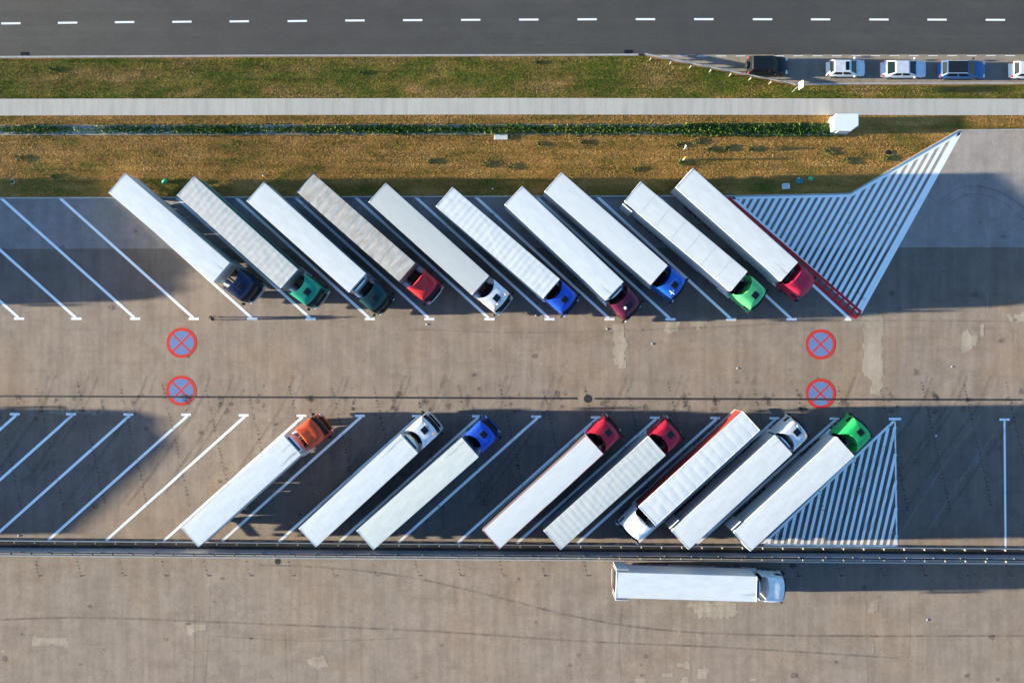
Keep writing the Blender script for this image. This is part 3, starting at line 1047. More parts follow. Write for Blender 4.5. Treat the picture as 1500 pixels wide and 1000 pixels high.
def make_truck(name, rear, front, cabf, cab_c, label, roof='smooth', roof_m=None, wall_m=None, hatch_on=True, lamps=False, reefer=False,
               style=(.50, .0), deflector=None, doors='', visor='dark', rail_m=None, bumper_m=None, group='articulated trucks parked in the lot', seed=0.0, horn=False, dome=False, soot=None):
    ZR = 4.0
    a, b, c = G(*rear, ZR), G(*front, ZR), G(*cabf, 2.6)
    a.z = b.z = c.z = 0
    L = (b - a).length
    th = math.atan2((b - a).y, (b - a).x)
    root = empty(name, (a + b) / 2, th)
    tag(root, label, 'truck', group)
    W = 2.55
    roof_m = roof_m or M['white']; wall_m = wall_m or M['offwhite']; rail_m = rail_m or M['alu']
    # ---- trailer
    t = MB()
    t.box(-L / 2 + .05, L / 2 - .03, -W / 2 + .03, W / 2 - .03, 1.12, ZR - .05)
    curtain = wall_m in (green_wall, red_wall, dark_wall)
    tr = t.build('trailer_body', M['grey'] if curtain else wall_m, root)
    if curtain:
        for s in (-1, 1):
            cu = MB()
            n = 90
            top, bot = [], []
            for k in range(n + 1):
                x = -L / 2 + .12 + (L - .24) * k / n
                yo = s * (W / 2 - .004 + .003 * math.sin(k * 1.05) + .003 * math.sin(k * .37 + seed))
                top.append((x, yo, ZR - .12)); bot.append((x, s * (W / 2 - .012 + .006 * math.sin(k * .8)), 1.52))
            cu.add(top + bot, [(k, k + 1, n + 2 + k, n + 1 + k) for k in range(n)])
            cu.build('side_curtain', wall_m, tr, smooth=60)
    if roof == 'panels':
        k = 7
        for i in range(k):
            p0 = -L / 2 + L * i / k + .012; p1 = -L / 2 + L * (i + 1) / k - .012
            me = roof_mesh('panels', L, W - .08, roof_m, seed, p0, p1)
            link('roof_panel', me, tr, (0, 0, ZR))
    else:
        link('roof', roof_mesh(roof, L, W - .08, roof_m, seed), tr, (0, 0, ZR))
    for xe in (-L / 2 - .005, L / 2 - .075):
        MB().box(xe, xe + .08, -W / 2 + .075, W / 2 - .075, ZR - .14, ZR + .006, .015).build('roof_end_cap', rail_m, tr)
    if soot:
        for (ys, ln, wd) in soot:
            sk = MB().quad_strip([(L / 2 - .10 - ln * k / 8, ys + .04 * math.sin(k + seed)) for k in range(9)], [wd * (1 - .09 * k) for k in range(9)], ZR + .008)
            link('soot_streak', flat('soot_streak', M['soot'], sk), tr)
    for s in (-1, 1):
        MB().box(-L / 2, L / 2, s * (W / 2 - .035) - .035, s * (W / 2 - .035) + .035, ZR - .13, ZR - .012, .015).build('roof_rail', rail_m, tr)
        MB().box(-L / 2 + .02, L / 2 - .04, s * (W / 2 - .01) - .02, s * (W / 2 - .01) + .02, 1.05, 1.20).build('side_rail', M['grey'], tr)
        for k in range(3):
            pass
    for s in (-1, 1):
        if (s == 1 and 'L' in doors) or (s == -1 and 'R' in doors):
            # door swung right round and folded back against the side
            y0 = s * (W / 2 + .20)
            MB().box(-L / 2 + .02, -L / 2 + 1.26, min(y0, y0 + s * .07), max(y0, y0 + s * .07), 1.15, ZR - .06, .01).build('rear_door', M['offwhite'], tr)['label'] = 'open rear door folded back against the trailer side'
        else:
            MB().box(-L / 2 - .03, -L / 2 + .045, s * .02 if s > 0 else -W / 2 + .04, W / 2 - .04 if s > 0 else -.02, 1.15, ZR - .08, .01).build('rear_door', wall_m, tr)
    if doors:
        MB().box(-L / 2 + .045, -L / 2 + .052, -W / 2 + .12, W / 2 - .12, 1.2, ZR - .15).build('dark_bay_panel', M['dark'], tr)  # flat dark panel on the end wall stands in for the shaded interior
    ch = MB()
    for s in (-1, 1):
        ch.box(-L / 2 + .1, L / 2 - .4, s * .45 - .07, s * .45 + .07, .82, 1.12)
    for x in np.arange(-L / 2 + .6, L / 2 - .5, 1.6):
        ch.box(x - .05, x + .05, -1.2, 1.2, .98, 1.10)
    ch.build('trailer_chassis', M['dark'], root)
    ub = MB().box(-L / 2 - .02, -L / 2 + .10, -1.15, 1.15, .45, .60, .01)
    ubo = ub.build('underrun_bar', M['grey'], root)
    for s in (-1, 1):
        MB().box(-L / 2 - .05, -L / 2 - .02, s * .95 - .2, s * .95 + .2, .78, .95).build('tail_light', M['red_lamp'], root)
        MB().box(L / 2 - 3.2, L / 2 - 3.05, s * .75 - .08, s * .75 + .08, .05, 1.0).build('landing_leg', M['grey'], root)
        MB().box(-L / 2 + 5.7, L / 2 - 3.35, s * 1.2 - .02, s * 1.2 + .02, .34, 1.05).build('side_guard', M['grey'], root)
        MB().box(-L / 2 + 1.75, -L / 2 + 5.65, s * 1.1 - .14, s * 1.1 + .14, 1.0, 1.06).build('mudguard', M['dark'], root)
        MB().box(L / 2 - 3.0, L / 2 - 2.2, s * 1.0 - .2, s * 1.0 + .2, .5, 1.04).build('tool_box', M['dark'], root)
        for k in range(3):
            wheel(root, (-L / 2 + 2.5 + 1.31 * k, s * 1.06, .5))
    if reefer:
        rg = MB()
        pr = [(0, -.98), (.22, -.95), (.38, -.55), (.43, 0), (.38, .55), (.22, .95), (0, .98)]
        rg.loft([[(L / 2 - .02 + x, y, z) for (x, y) in pr] for z in (2.1, 3.78)])
        ro = rg.build('cooling_unit', M['white'], root, smooth=30)
        gr = MB()
        gr.box(L / 2 + .02, L / 2 + .24, -.88, .88, 3.78, 3.80)
        gr.build('cooling_grille', M['dark'], ro)
        fn = MB()
        for k in range(9):
            y = -.82 + k * .205
            fn.box(L / 2 + .03, L / 2 + .11, y - .04, y + .04, 3.80, 3.835)
        fn.build('grille_fins', M['white'], ro)
    # ---- tractor, turned about the kingpin
    piv = Vector((L / 2 - 1.6, 0, 0))
    loc = Matrix.Rotation(-th, 4, 'Z') @ (c - (a + b) / 2) - piv
    yaw = math.atan2(loc.y, loc.x)
    reach = loc.length
    clen = 2.30
    x0 = max(reach - clen, 2.02)
    rot = Matrix.Rotation(yaw, 4, 'Z')
    def tp(x, y, z): return piv + (rot @ Vector((x, y, z)))
    pm = car_paint(cab_c)
    tc = MB()
    for s in (-1, 1):
        tc.box(-1.4, x0 + 1.8, s * .42 - .06, s * .42 + .06, .72, .98)
    tc.box(-.5, .5, -.45, .45, .98, 1.06)
    tc.box(x0 - .35, x0 + .2, -.9, .9, .6, 1.0)
    tc.build('tractor_chassis', M['dark'], root, piv, yaw)
    for s in (-1, 1):
        wheel(root, tp(-.05, s * .93, .5), yaw, WD)
        wheel(root, tp(x0 + .95, s * 1.05, .5), yaw, WH)
        MB().tube((.85, s * 1.0, .72), (1.9 + (x0 - 2.0), s * 1.0, .72), .33, 12).build('fuel_tank', M['alu'], root, piv, yaw, smooth=40)
    cb, xf = cab_body(clen, style)
    cab = cb.build('cab', pm, root, tp(x0, 0, 0), yaw, smooth=38)
    # glass, visor, hatch and trim, as sub-parts of the cab
    ws = MB()
    rows = []
    for (x, z, hw) in ((xf + .165, 2.72, 1.08), (xf + .32, 1.98, 1.12)):
        rows.append([(x - .16 * (t * t), t * hw, z) for t in [-1 + 2 * k / 8 for k in range(9)]])
    vs = rows[0] + rows[1]
    ws.add(vs, [(k, k + 1, k + 10, k + 9) for k in range(8)])
    ws.add([(p[0] - .03, p[1], p[2]) for p in vs], [(k, k + 9, k + 10, k + 1) for k in range(8)])
    ws.build('windscreen', M['glass'], cab)
    vi = MB()
    rows = []
    for (x, z) in ((xf + .05, 3.13), (xf + .34, 2.95)):
        rows.append([(x - .20 * t * t, t * 1.12, z) for t in [-1 + 2 * k / 8 for k in range(9)]])
    up_ = rows[0] + rows[1]; dn_ = [(p[0], p[1], p[2] - .03) for p in up_]
    vi.add(up_ + dn_, [(k, k + 1, k + 10, k + 9) for k in range(8)] + [(18 + k, 27 + k, 28 + k, 19 + k) for k in range(8)] + [(9 + k, 10 + k, 28 + k, 27 + k) for k in range(8)])
    vi.build('sun_visor', pm if visor == 'paint' else (M['white'] if visor == 'white' else M['dark']), cab)
    bp = MB()
    out_ = [(xf + .1, -1.22), (xf + .36, -1.18), (xf + .46, -.7), (xf + .50, 0), (xf + .46, .7), (xf + .36, 1.18), (xf + .1, 1.22)]
    bp.prism(out_, .38, .95)
    bpo = bp.build('bumper', bumper_m or pm, cab)
    MB().prism([(xf + .20, -.8), (xf + .41, -.8), (xf + .43, 0), (xf + .41, .8), (xf + .20, .8)], 1.02, 1.75).build('grille', M['dark'], cab)
    for s in (-1, 1):
        MB().box(xf + .33, xf + .45, s * .98 - .16, s * .98 + .16, .96, 1.12, .02).build('headlight', M['lamp'], cab)
        MB().box(xf - .70, xf - .05, s * 1.255 - .01, s * 1.255 + .01, 1.95, 2.68, .008).build('side_window', M['glass'], cab)
        mi = MB()
        mi.box(xf + .05, xf + .21, s * 1.44 - .11, s * 1.44 + .11, 1.9, 2.65, .03)
        mi.bar((xf + .08, s * 1.22, 2.62), (xf + .12, s * 1.38, 2.66), .05)
        mi.bar((xf + .08, s * 1.22, 2.05), (xf + .12, s * 1.38, 2.0), .05)
        mi.build('mirror', M['dark'], cab)
        MB().box(-.30 if style[0] < .7 else -.40, .42, s * 1.20 - .02, s * 1.20 + .02, 1.0, 3.42, .008).build('side_fairing', pm, cab)
        MB().box(.15, .45, s * 1.26 - .01, s * 1.26 + .01, .7, .95).build('side_step', M['grey'], cab)
    def zroof(x):
        xr = .47
        s = (x - xr) / (xf - xr)
        return 3.80 - (tuple(style) + (.07,))[2] * s ** 1.3 + style[1] * (1 - s) ** 2 - .16 * s ** 9
    if hatch_on:
        hx = (.47 + xf) / 2 + .03
        hz = zroof(hx + .3)
        fr = MB().box(hx - .31, hx + .31, -.33, .33, hz - .06, zroof(hx - .3) + .035, .02)
        ho = fr.build('roof_hatch', M['dark'], cab)
        MB().box(hx - .25, hx + .25, -.27, .27, zroof(hx - .3) + .035, zroof(hx - .3) + .045).build('hatch_glass', M['glass'], ho)
    if lamps:
        for k in range(5):
            y = -.84 + k * .42
            z = zroof(xf - .28) - .03
            MB().box(xf - .34, xf - .22, y - .09, y + .09, z - .05, z + .10, .02).build('roof_lamp', M['lamp'] if k % 2 else M['amber'], cab)
    if dome:
        z = zroof(.9)
        mb = MB()
        n = 12
        rings = [[(1.25 + rr * math.cos(2 * math.pi * i / n), -.42 + rr * math.sin(2 * math.pi * i / n), z + zz) for i in range(n)] for rr, zz in ((.15, -.05), (.15, .10), (.11, .17), (.03, .2))]
        mb.loft(rings).build('antenna_dome', M['white'], cab, smooth=60)
    if horn:
        z = zroof(1.45)
        hb = MB()
        hb.tube((1.15, -.75, z + .12), (1.75, -.75, z + .06), .035, 8, .075)
        hb.tube((1.5, -1.0, z + .1), (1.5, -.5, z + .1), .03, 8)
        hb.build('air_horn', M['lamp'], cab)
    if deflector:
        # raised wedge: narrow and low in front, wide and high behind
        hgt, wf = deflector
        xa, xb = xf - .45, .18
        d = MB()
        za = zroof(xa) - .04
        zb = zroof(.5)
        N = 7
        ra_ = [(xa, -wf + 2 * wf * k / (N - 1), za) for k in range(N)]
        rm_ = [((xa + xb) / 2, (-1 + 2 * k / (N - 1)) * (wf * .5 + .55), (za + zb) / 2 + hgt * .75 - (.10 if k in (0, N - 1) else 0)) for k in range(N)]
        rb2 = [(xb - .18 * abs(-1 + 2 * k / (N - 1)) ** 2 + .2, (-1 + 2 * k / (N - 1)) * 1.10, zb + hgt - (.12 if k in (0, N - 1) else 0)) for k in range(N)]
        def ring(r, z): return r + [(r[-1][0], r[-1][1], z), (r[0][0], r[0][1], z)]
        d.loft([ring(ra_, za - .1), ring(rm_, zb - .25), ring(rb2, zb - .2)])
        d.build('roof_deflector', pm, cab, smooth=25)
    return root


white_warm = roof_mat('white_trailer_roof', (0.76, 0.745, 0.70))
white_cool = roof_mat('cool_white_trailer_roof', (0.77, 0.765, 0.745))
cream = roof_mat('cream_trailer_roof', (0.73, 0.73, 0.64))
greybeige = roof_mat('grey_tarpaulin', (0.62, 0.61, 0.56), (0.48, 0.46, 0.41), 0.5)
dirty = roof_mat('soiled_tarpaulin', (0.66, 0.63, 0.57), (0.42, 0.38, 0.31), 0.6, (0.9, 1.0, 1), spot=.35)
brown = roof_mat('stained_tarpaulin', (0.60, 0.55, 0.48), (0.33, 0.25, 0.17), 0.85, (1.3, .45, 1), spot=.6)
tarp_w = roof_mat('white_tarpaulin', (0.76, 0.75, 0.72), (0.6, 0.6, 0.58), 0.35)
tarp_g = roof_mat('dusty_tarpaulin', (0.66, 0.65, 0.60), (0.5, 0.48, 0.43), 0.5, spot=.25)
green_wall = plain('green_curtain', (0.02, 0.17, 0.11), 0.6)
dark_wall = plain('dark_curtain', (0.06, 0.06, 0.065), 0.7)
red_wall = plain('red_curtain', (0.24, 0.022, 0.02), 0.6)

NAVY, TEAL, DKGREEN, RED, WHITE, BLUE = (.006, .018, .06), (.006, .24, .15), (.005, .045, .045), (.58, .022, .026), (.78, .79, .80), (.012, .075, .52)
MAROON, BLUE2, LGREEN, CRIMSON, ORANGE, SILVER, GREEN = (.12, .008, .036), (.01, .11, .50), (.10, .56, .19), (.55, .015, .05), (.68, .075, .018), (.66, .67, .69), (.025, .50, .12)

G1, G2 = 'trucks parked in the upper row', 'trucks parked in the lower row'
N = 'semi_truck'
make_truck(N, (171, 268), (324.2, 399.3), (370, 430), NAVY, 'navy blue cab with smooth white trailer, leftmost truck of the upper row', 'smooth', white_cool, M['offwhite'], True, style=(.45, .0, .24), group=G1, seed=1, soot=[(.3, 1.2, .16)], bumper_m=M['alu'])
make_truck(N, (271.6, 272), (423.6, 408.5), (466, 438), TEAL, 'teal green cab with soiled grey wrinkled trailer roof and green sides', 'grid', dirty, green_wall, True, style=(.55, .0), group=G1, seed=2, bumper_m=M['grey'])
make_truck(N, (373.7, 280.6), (523.6, 414.4), (563, 447.5), DKGREEN, 'dark green cab with smooth white refrigerated trailer in the upper row', 'smooth', white_warm, M['offwhite'], True, reefer=True, style=(.3, .0, .24), group=G1, seed=3)
make_truck(N, (445.7, 267), (597, 399.5), (636, 431), RED, 'bright red cab with wedge deflector and brown stained ribbed trailer roof', 'ribs', brown, dark_wall, False, deflector=(.42, .30), style=(.6, -.1), group=G1, seed=4, rail_m=M['dark'], bumper_m=M['white'])
make_truck(N, (552.5, 281.8), (704, 418), (739.5, 447), WHITE, 'white cab with row of roof lamps and plain grey beige trailer roof', 'smooth', greybeige, M['grey'], True, lamps=True, style=(.62, .0), group=G1, seed=5)
make_truck(N, (650.7, 288.2), (808, 423), (837.5, 449), BLUE, 'royal blue cab with creased white tarpaulin trailer roof, upper row', 'grid', tarp_w, M['offwhite'], True, style=(.62, .0), group=G1, seed=6, horn=False)
make_truck(N, (752, 286.3), (900.7, 426.3), (929.5, 458), MAROON, 'maroon cab with white dome on its roof and smooth white trailer', 'smooth', white_cool, M['offwhite'], True, reefer=True, style=(.55, .0, .28), group=G1, seed=7, soot=[(-.5, 1.5, .16)], dome=True)
make_truck(N, (810, 266.5), (966, 403), (997, 427.5), BLUE2, 'blue cab with bright air horns and lengthwise creased white trailer roof', 'long', tarp_w, M['offwhite'], True, style=(.5, .0), group=G1, seed=8, horn=True)
make_truck(N, (926.5, 280.6), (1083.3, 412), (1113, 443), LGREEN, 'light green cab with white trailer roof in seamed cross panels, upper row', 'panels', white_warm, M['offwhite'], True, style=(.75, .05), group=G1, seed=9, doors='R')
make_truck(N, (1002.8, 260.6), (1156.7, 398), (1183.5, 425), CRIMSON, 'crimson cab with smooth white trailer beside the red ladder marking', 'smooth', white_warm, M['offwhite'], False, deflector=(.12, .85), style=(.55, -.05, .22), group=G1, seed=10, soot=[(-.3, 1.8, .18)], visor='paint')
make_truck(N, (277.8, 787), (428.2, 651.6), (472, 622), ORANGE, 'orange cab with smooth white trailer, leftmost truck of the lower row', 'smooth', white_cool, M['offwhite'], False, reefer=True, deflector=(.10, .8), style=(.5, -.05), group=G2, seed=11, soot=[(-.75, 2.4, .22), (.2, 1.2, .14)])
make_truck(N, (450, 787.4), (599.6, 649.5), (635, 618), WHITE, 'white cab with roof lamps and smooth white trailer, left half of lower row', 'smooth', white_cool, M['offwhite'], True, lamps=True, reefer=True, style=(.6, .0), group=G2, seed=12, soot=[(.85, 3.2, .24)], bumper_m=M['white'])
make_truck(N, (534.5, 791), (689, 655), (720, 624), BLUE, 'blue cab with smooth cream trailer in the lower row', 'smooth', cream, M['offwhite'], True, style=(.62, .0), group=G2, seed=13, soot=[(.8, 2.6, .2)])
make_truck(N, (719, 790.5), (872, 650.7), (900, 621.5), (.46, .010, .032), 'red cab with lengthwise wrinkled white trailer roof and thin red side', 'long', tarp_w, dark_wall, True, style=(.62, .0, .24), group=G2, seed=14, rail_m=red_wall)
make_truck(N, (809, 791), (963, 652.5), (990, 624.5), (.461, .010, .032), 'red cab with dusty grey grid creased trailer roof, lower row', 'grid', tarp_g, M['grey'], True, style=(.5, .0, .24), group=G2, seed=15)
make_truck(N, (1101, 616), (948, 756), (918, 781), WHITE, 'white cab parked facing the fence with ribbed white roof and red sides', 'ribs', tarp_w, red_wall, False, deflector=(.30, .75), style=(.5, -.1), group=G2, seed=16, rail_m=M['white'])
make_truck(N, (996.2, 791), (1148.3, 650.8), (1173, 621), SILVER, 'silver grey cab with roof lamps and white trailer with open rear door', 'smooth', white_warm, M['offwhite'], True, lamps=True, reefer=True, style=(.75, .0), group=G2, seed=17, soot=[(.6, 1.2, .14)], doors='L')
make_truck(N, (1087, 793.3), (1239.2, 653.6), (1264.5, 621), GREEN, 'bright green cab with white trailer beside the lower striped triangle', 'smooth', white_warm, M['offwhite'], True, style=(.85, .05), group=G2, seed=18, doors='L')
make_truck(N, (902.4, 856.5), (1109, 862.6), (1149, 861), WHITE, 'white truck with both rear doors open, standing alone below the fence', 'seams', white_cool, M['offwhite'], False, reefer=True, style=(.35, .0), group='articulated trucks parked in the lot', seed=19, soot=[(-.55, 1.6, .16)], doors='LR')
# two more in the same rows, further left, whose long shadows reach into view
make_truck(N, (-388, 268), (-236, 402), (-200, 434), WHITE, 'white truck further along the upper row, beyond the left edge of view', 'smooth', white_cool, group=G1, seed=20)
make_truck(N, (-421, 787), (-269, 651), (-238, 621), SILVER, 'silver truck further along the lower row, beyond the left edge of view', 'smooth', white_warm, group=G2, seed=21)


# ------------------------------------------------------------------ cars
WC = (wheel_mesh(.32, .2), rim_mesh(.32, .2))


def rr_section(w, z0, z1, n=20, e=4.5):
    zc, h = (z0 + z1) / 2, (z1 - z0) / 2
    out = []
    for i in range(n):
        t = 2 * math.pi * (i + .5) / n
        c, s = math.cos(t), math.sin(t)
        out.append((w * math.copysign(abs(c) ** (2 / e), c), zc + h * math.copysign(abs(s) ** (2 / e), s)))
    return out


def panel(mb, quad, u0, u1, v0, v1, off=.008, th=.012):
    A, B, C, D = [Vector(q) for q in quad]
    def P(u, v): return A.lerp(B, u).lerp(D.lerp(C, u), v)
    n = (B - A).cross(D - A).normalized()
    q = [P(u0, v0), P(u1, v0), P(u1, v1), P(u0, v1)]
    mb.loft([[p + n * (off - th) for p in q], [p + n * off for p in q]])
    return mb


def make_car(name, px, py, L, W, Ht, paint_c, label, green, hood=.92, deck=.95, sun=None, roof_c=None, spare=False, rails=False, cat='car', flip=False, aerial=False):
    """green: x of rear glass base, rear roof edge, front roof edge, windscreen base (from the middle, forward +)"""
    g = G(px, py)
    root = empty(name, g, math.pi if flip else 0)
    tag(root, label, cat, 'cars parked in the layby' if not flip else None)
    pm = car_paint(paint_c)
    h = L / 2
    st = [(-h, .74, .42, deck - .22), (-h + .06, .86, .30, deck - .08), (-h + .3, .95, .24, deck), (-h * .55, 1.0, .22, deck + .02), (0, 1.0, .2, .95 + (deck - .95) * .5), (green[3] - .1, 1.0, .22, hood + .06),
          (green[3] + .35, .98, .22, hood), (h - .45, .95, .24, hood - .1), (h - .15, .86, .28, hood - .2), (h, .66, .36, hood - .34)]
    mb = MB()
    mb.loft([[(x, y, z) for (y, z) in rr_section(w * W / 2, z0, z1)] for (x, w, z0, z1) in st])
    body = mb.build('body', pm, root, smooth=40)
    zb = min(hood, deck) - .03
    wb, wt = W / 2 * .93, W / 2 * .73
    xr0, xr1, xf1, xf0 = green
    B4 = [(xr0, -wb, zb), (xf0, -wb, zb), (xf0, wb, zb), (xr0, wb, zb)]
    T4 = [(xr1, -wt, Ht - .03), (xf1, -wt, Ht - .03), (xf1, wt, Ht - .03), (xr1, wt, Ht - .03)]
    bm = bmesh.new()
    vb = [bm.verts.new(p) for p in B4]; vt = [bm.verts.new(p) for p in T4]
    bm.faces.new(vt)
    for i in range(4):
        bm.faces.new((vb[i], vb[(i + 1) % 4], vt[(i + 1) % 4], vt[i]))
    bmesh.ops.bevel(bm, geom=[e for e in bm.edges if not all(v in vb for v in e.verts)], offset=.07, segments=3, affect='EDGES', profile=.6)
    # gentle crown of the roof
    me = bpy.data.meshes.new('cabin')
    bm.to_mesh(me); bm.free()
    me.materials.append(pm)
    me.polygons.foreach_set('use_smooth', [True] * len(me.polygons)); me.set_sharp_from_angle(angle=R(50))
    link('cabin', me, root)
    rp = MB().box(xr1 + .06, xf1 - .05, -wt + .06, wt - .06, Ht - .035, Ht - .012, .01)
    rf = rp.build('roof', car_paint(roof_c) if roof_c else pm, root)
    panel(MB(), (B4[1], B4[2], T4[2], T4[1]), .07, .93, .10, .90, .016, .02).build('windscreen', M['tanglass'] if rails or spare or sun else M['paleglass'], root)
    panel(MB(), (B4[3], B4[0], T4[0], T4[3]), .08, .92, .14, .90, .016, .02).build('rear_window', M['paleglass'], root)
    for s in (-1, 1):
        q = (B4[0], B4[1], T4[1], T4[0]) if s < 0 else (B4[2], B4[3], T4[3], T4[2])
        for (u0, u1) in ((.10, .47), (.52, .86)):
            panel(MB(), q, u0, u1, .22, .90).build('side_window', M['glass'], root)
        MB().box(h - .30, h - .12, s * (W / 2 * .72) - .17, s * (W / 2 * .72) + .17, hood - .33, hood - .16, .03).build('headlight', M['lamp'], root)
        MB().box(-h - .005, -h + .12, s * (W / 2 * .80) - .10, s * (W / 2 * .80) + .10, deck - .34, deck - .10, .03).build('tail_light', M['red_lamp'], root)
        MB().box(xf0 - .38, xf0 - .22, s * (W / 2 + .10) - .09, s * (W / 2 + .10) + .09, zb + .05, zb + .20, .03).build('mirror', M['dark'] if paint_c[0] < .3 else pm, root)
        if rails:
            MB().bar((xr1, s * wt * .96, Ht + .03), (xf1 - .1, s * wt * .96, Ht + .03), .05, .04).build('roof_rail', M['alu'], root)
        for x in (-h * .60, h * .60):
            o = link('wheel', WC[0], root, (x, s * (W / 2 - .09), .32)); link('rim', WC[1], o)
    bp = MB()
    bp.prism([(h - .16, -W / 2 * .84), (h - .02, -W / 2 * .76), (h + .05, 0), (h - .02, W / 2 * .76), (h - .16, W / 2 * .84)], .30, .52)
    bp.build('front_bumper', pm if paint_c[0] > .1 else M['dark'], root)
    MB().box(-h - .06, -h + .10, -W / 2 * .82, W / 2 * .82, .34, .56, .04).build('rear_bumper', pm, root)
    if sun:
        MB().box(sun[0], sun[1], -wt * .72, wt * .72, Ht - .012, Ht + .004, .004).build('sunroof', M['glass'], root)
    if aerial:
        MB().tube((xf1 - .2, 0, Ht), (xf1 - .6, 0, Ht + .5), .012, 6).build('aerial', M['dark'], root)
    if spare:
        n = 18
        sm_ = MB()
        rings = [[(-h + xx, rr * math.cos(2 * math.pi * i / n), .95 + rr * math.sin(2 * math.pi * i / n)) for i in range(n)] for xx, rr in ((.0, .34), (-.03, .37), (-.2, .37), (-.25, .3))]
        sm_.loft(rings).build('spare_wheel', M['dark'], root, smooth=40)
    return root


make_car('parked_car', 1121.5, 100.2, 4.15, 1.85, 1.85, (.005, .007, .011), 'black off road car with spare wheel on its tailgate', (-2.0, -1.85, .22, .98), 1.08, 1.10, spare=True)
make_car('parked_car', 1236.0, 103.2, 3.85, 1.68, 1.42, (.66, .67, .70), 'small white hatchback with dark sunroof parked behind the black car', (-1.80, -1.50, .18, 1.02), .93, .96, sun=(-.36, .0))
make_car('parked_car', 1320.0, 104.3, 4.55, 1.74, 1.36, (.62, .63, .68), 'silver fastback car with large dark rear window in the layby', (-1.92, -1.15, .22, 1.22), .92, .96, aerial=True)
make_car('parked_car', 1404.5, 105.3, 4.75, 1.80, 1.52, (.035, .12, .30), 'blue estate car with black roof and light roof rails', (-2.26, -1.92, .20, 1.22), .96, 1.02, roof_c=(.012, .014, .018), rails=True)
make_car('parked_car', 1504.5, 105.5, 4.2, 1.72, 1.46, (.72, .74, .77), 'pale silver car at the far right end of the layby, cut off', (-1.95, -1.60, .18, 1.05), .93, .98)
make_car('passing_car', 63, -15.0, 4.5, 1.8, 1.45, (.06, .10, .2), 'dark blue car on the road, only its edge in view at top left', (-2.0, -1.4, .35, 1.1), .92, 1.0, flip=True)


# ------------------------------------------------------------------ guardrails and fence
def beam_profile():
    """W-beam cross section: (depth, height)"""
    return [(0, .75), (.06, .71), (.06, .66), (0, .61), (0, .57), (.06, .52), (.06, .47), (0, .43)]


def guardrail(name, pts_px, post_px, label, side, post_dx=(0, 0)):
    root = empty(name, G(*pts_px[0]))
    base = G(*pts_px[0])
    tag(root, label, 'guardrail')
    P = [G(*p) - base for p in pts_px]
    mb = MB()
    rings = []
    for i, p in enumerate(P):
        d = (P[min(i + 1, len(P) - 1)] - P[max(i - 1, 0)]).normalized()
        n = Vector((-d.y, d.x, 0)) * side
        prof = beam_profile()
        ring = [p + n * (q[0] + .06) + Vector((0, 0, q[1])) for q in prof] + [p + n * (q[0] + .05) + Vector((0, 0, q[1])) for q in reversed(prof)]
        rings.append(ring)
    mb.loft(rings)
    mb.build('rail', M['galv'], root)
    pm_ = MB()
    pm_.box(-.05, .05, -.05, .05, -.1, .76, .008)
    pm_.box(-.03, .03, -.10, .10, .50, .70)
    me = pm_.mesh('post', M['post'])
    for p in post_px:
        q = G(*p) - base
        q.z = 0
        link('post', me, root, q)
    return root


def yfen(x, y0, y1): return y0 + (y1 - y0) * x / 1500.0


xs = [-120 + i * 29.4 for i in range(59)]
guardrail('guardrail', [(-150 + i * 60, yfen(-150 + i * 60, 790.5, 802.5)) for i in range(31)], [(x, yfen(x, 791.6, 803.6)) for x in xs],
          'long steel guardrail along the lower bays, nearest the truck tails', 1)
xs2 = [-127 + i * 29.55 for i in range(59)]
guardrail('guardrail', [(-150 + i * 60, yfen(-150 + i * 60, 808.8, 821.2)) for i in range(31)], [(x, yfen(x, 808.0, 820.4)) for x in xs2],
          'long steel guardrail along the service road, below the panel fence', -1)
rp = [(943 + i * 24.3, 82.6 + i * 4.92) for i in range(10)]
guardrail('guardrail', rp, [(952 + 29.1 * i + 0.0, 88.6 + 5.75 * i) for i in range(7)], 'short steel guardrail slanting from the road edge to the layby', 1)

fr_ = empty('panel_fence', G(-150, yfen(-150, 801.5, 812)))
tag(fr_, 'long low fence of grey metal panels between the two guardrails', 'fence')
fb = G(-150, yfen(-150, 801.5, 812))
fang = math.atan2(-(812 - 801.5), 1500.0)
PW = 38.6 * H / F
pmesh = []
for mt in ('panel', 'panel_pale'):
    mb = MB()
    mb.box(.04, PW - .04, -.02, .02, .10, 1.70)
    for k in range(4):
        mb.box(.05, PW - .05, .02, .035, .30 + k * .3, .36 + k * .3)
    pmesh.append(mb.mesh('fence_panel', M[mt]))
qm = MB(); qm.box(-.035, .035, -.045, .045, -.1, 1.76, .008)
qmesh = qm.mesh('fence_post', M['post'])
d = Vector((math.cos(fang), math.sin(fang), 0))
for i in range(47):
    p = d * (PW * i)
    link('fence_panel', pmesh[1 if random.random() < .35 else 0], fr_, p, fang)
    link('fence_post', qmesh, fr_, p, fang)


# ------------------------------------------------------------------ kiosk, signs, litter, person
kb = G(1231.5, 184.6)
kiosk = empty('utility_cabinet', kb)
tag(kiosk, 'white utility cabinet with cut corners at the end of the ivy hedge', 'cabinet')
foot = [(-1.22, -.78), (.55, -.86), (1.30, -.30), (1.30, .90), (-1.00, .90), (-1.30, .35)]
MB().prism([(x * .97, y * .97) for x, y in foot], -.05, 1.28).build('cabinet_body', M['white'], kiosk)
lid = MB()
lid.loft([[(x, y, 1.28) for x, y in foot], [(x, y, 1.34) for x, y in foot], [(x * .95, y * .93, 1.37) for x, y in foot]])
lid.build('cabinet_lid', M['white'], kiosk)
MB().prism([(x * 1.06, y * 1.06) for x, y in foot], -.06, .08).build('cabinet_plinth', M['kerb'], kiosk)
for s in (-1, 1):
    MB().box(-.7 if s < 0 else -.08, -.10 if s < 0 else .50, -.86 + .02, -.80, .15, 1.2).build('cabinet_door', M['offwhite'], kiosk)

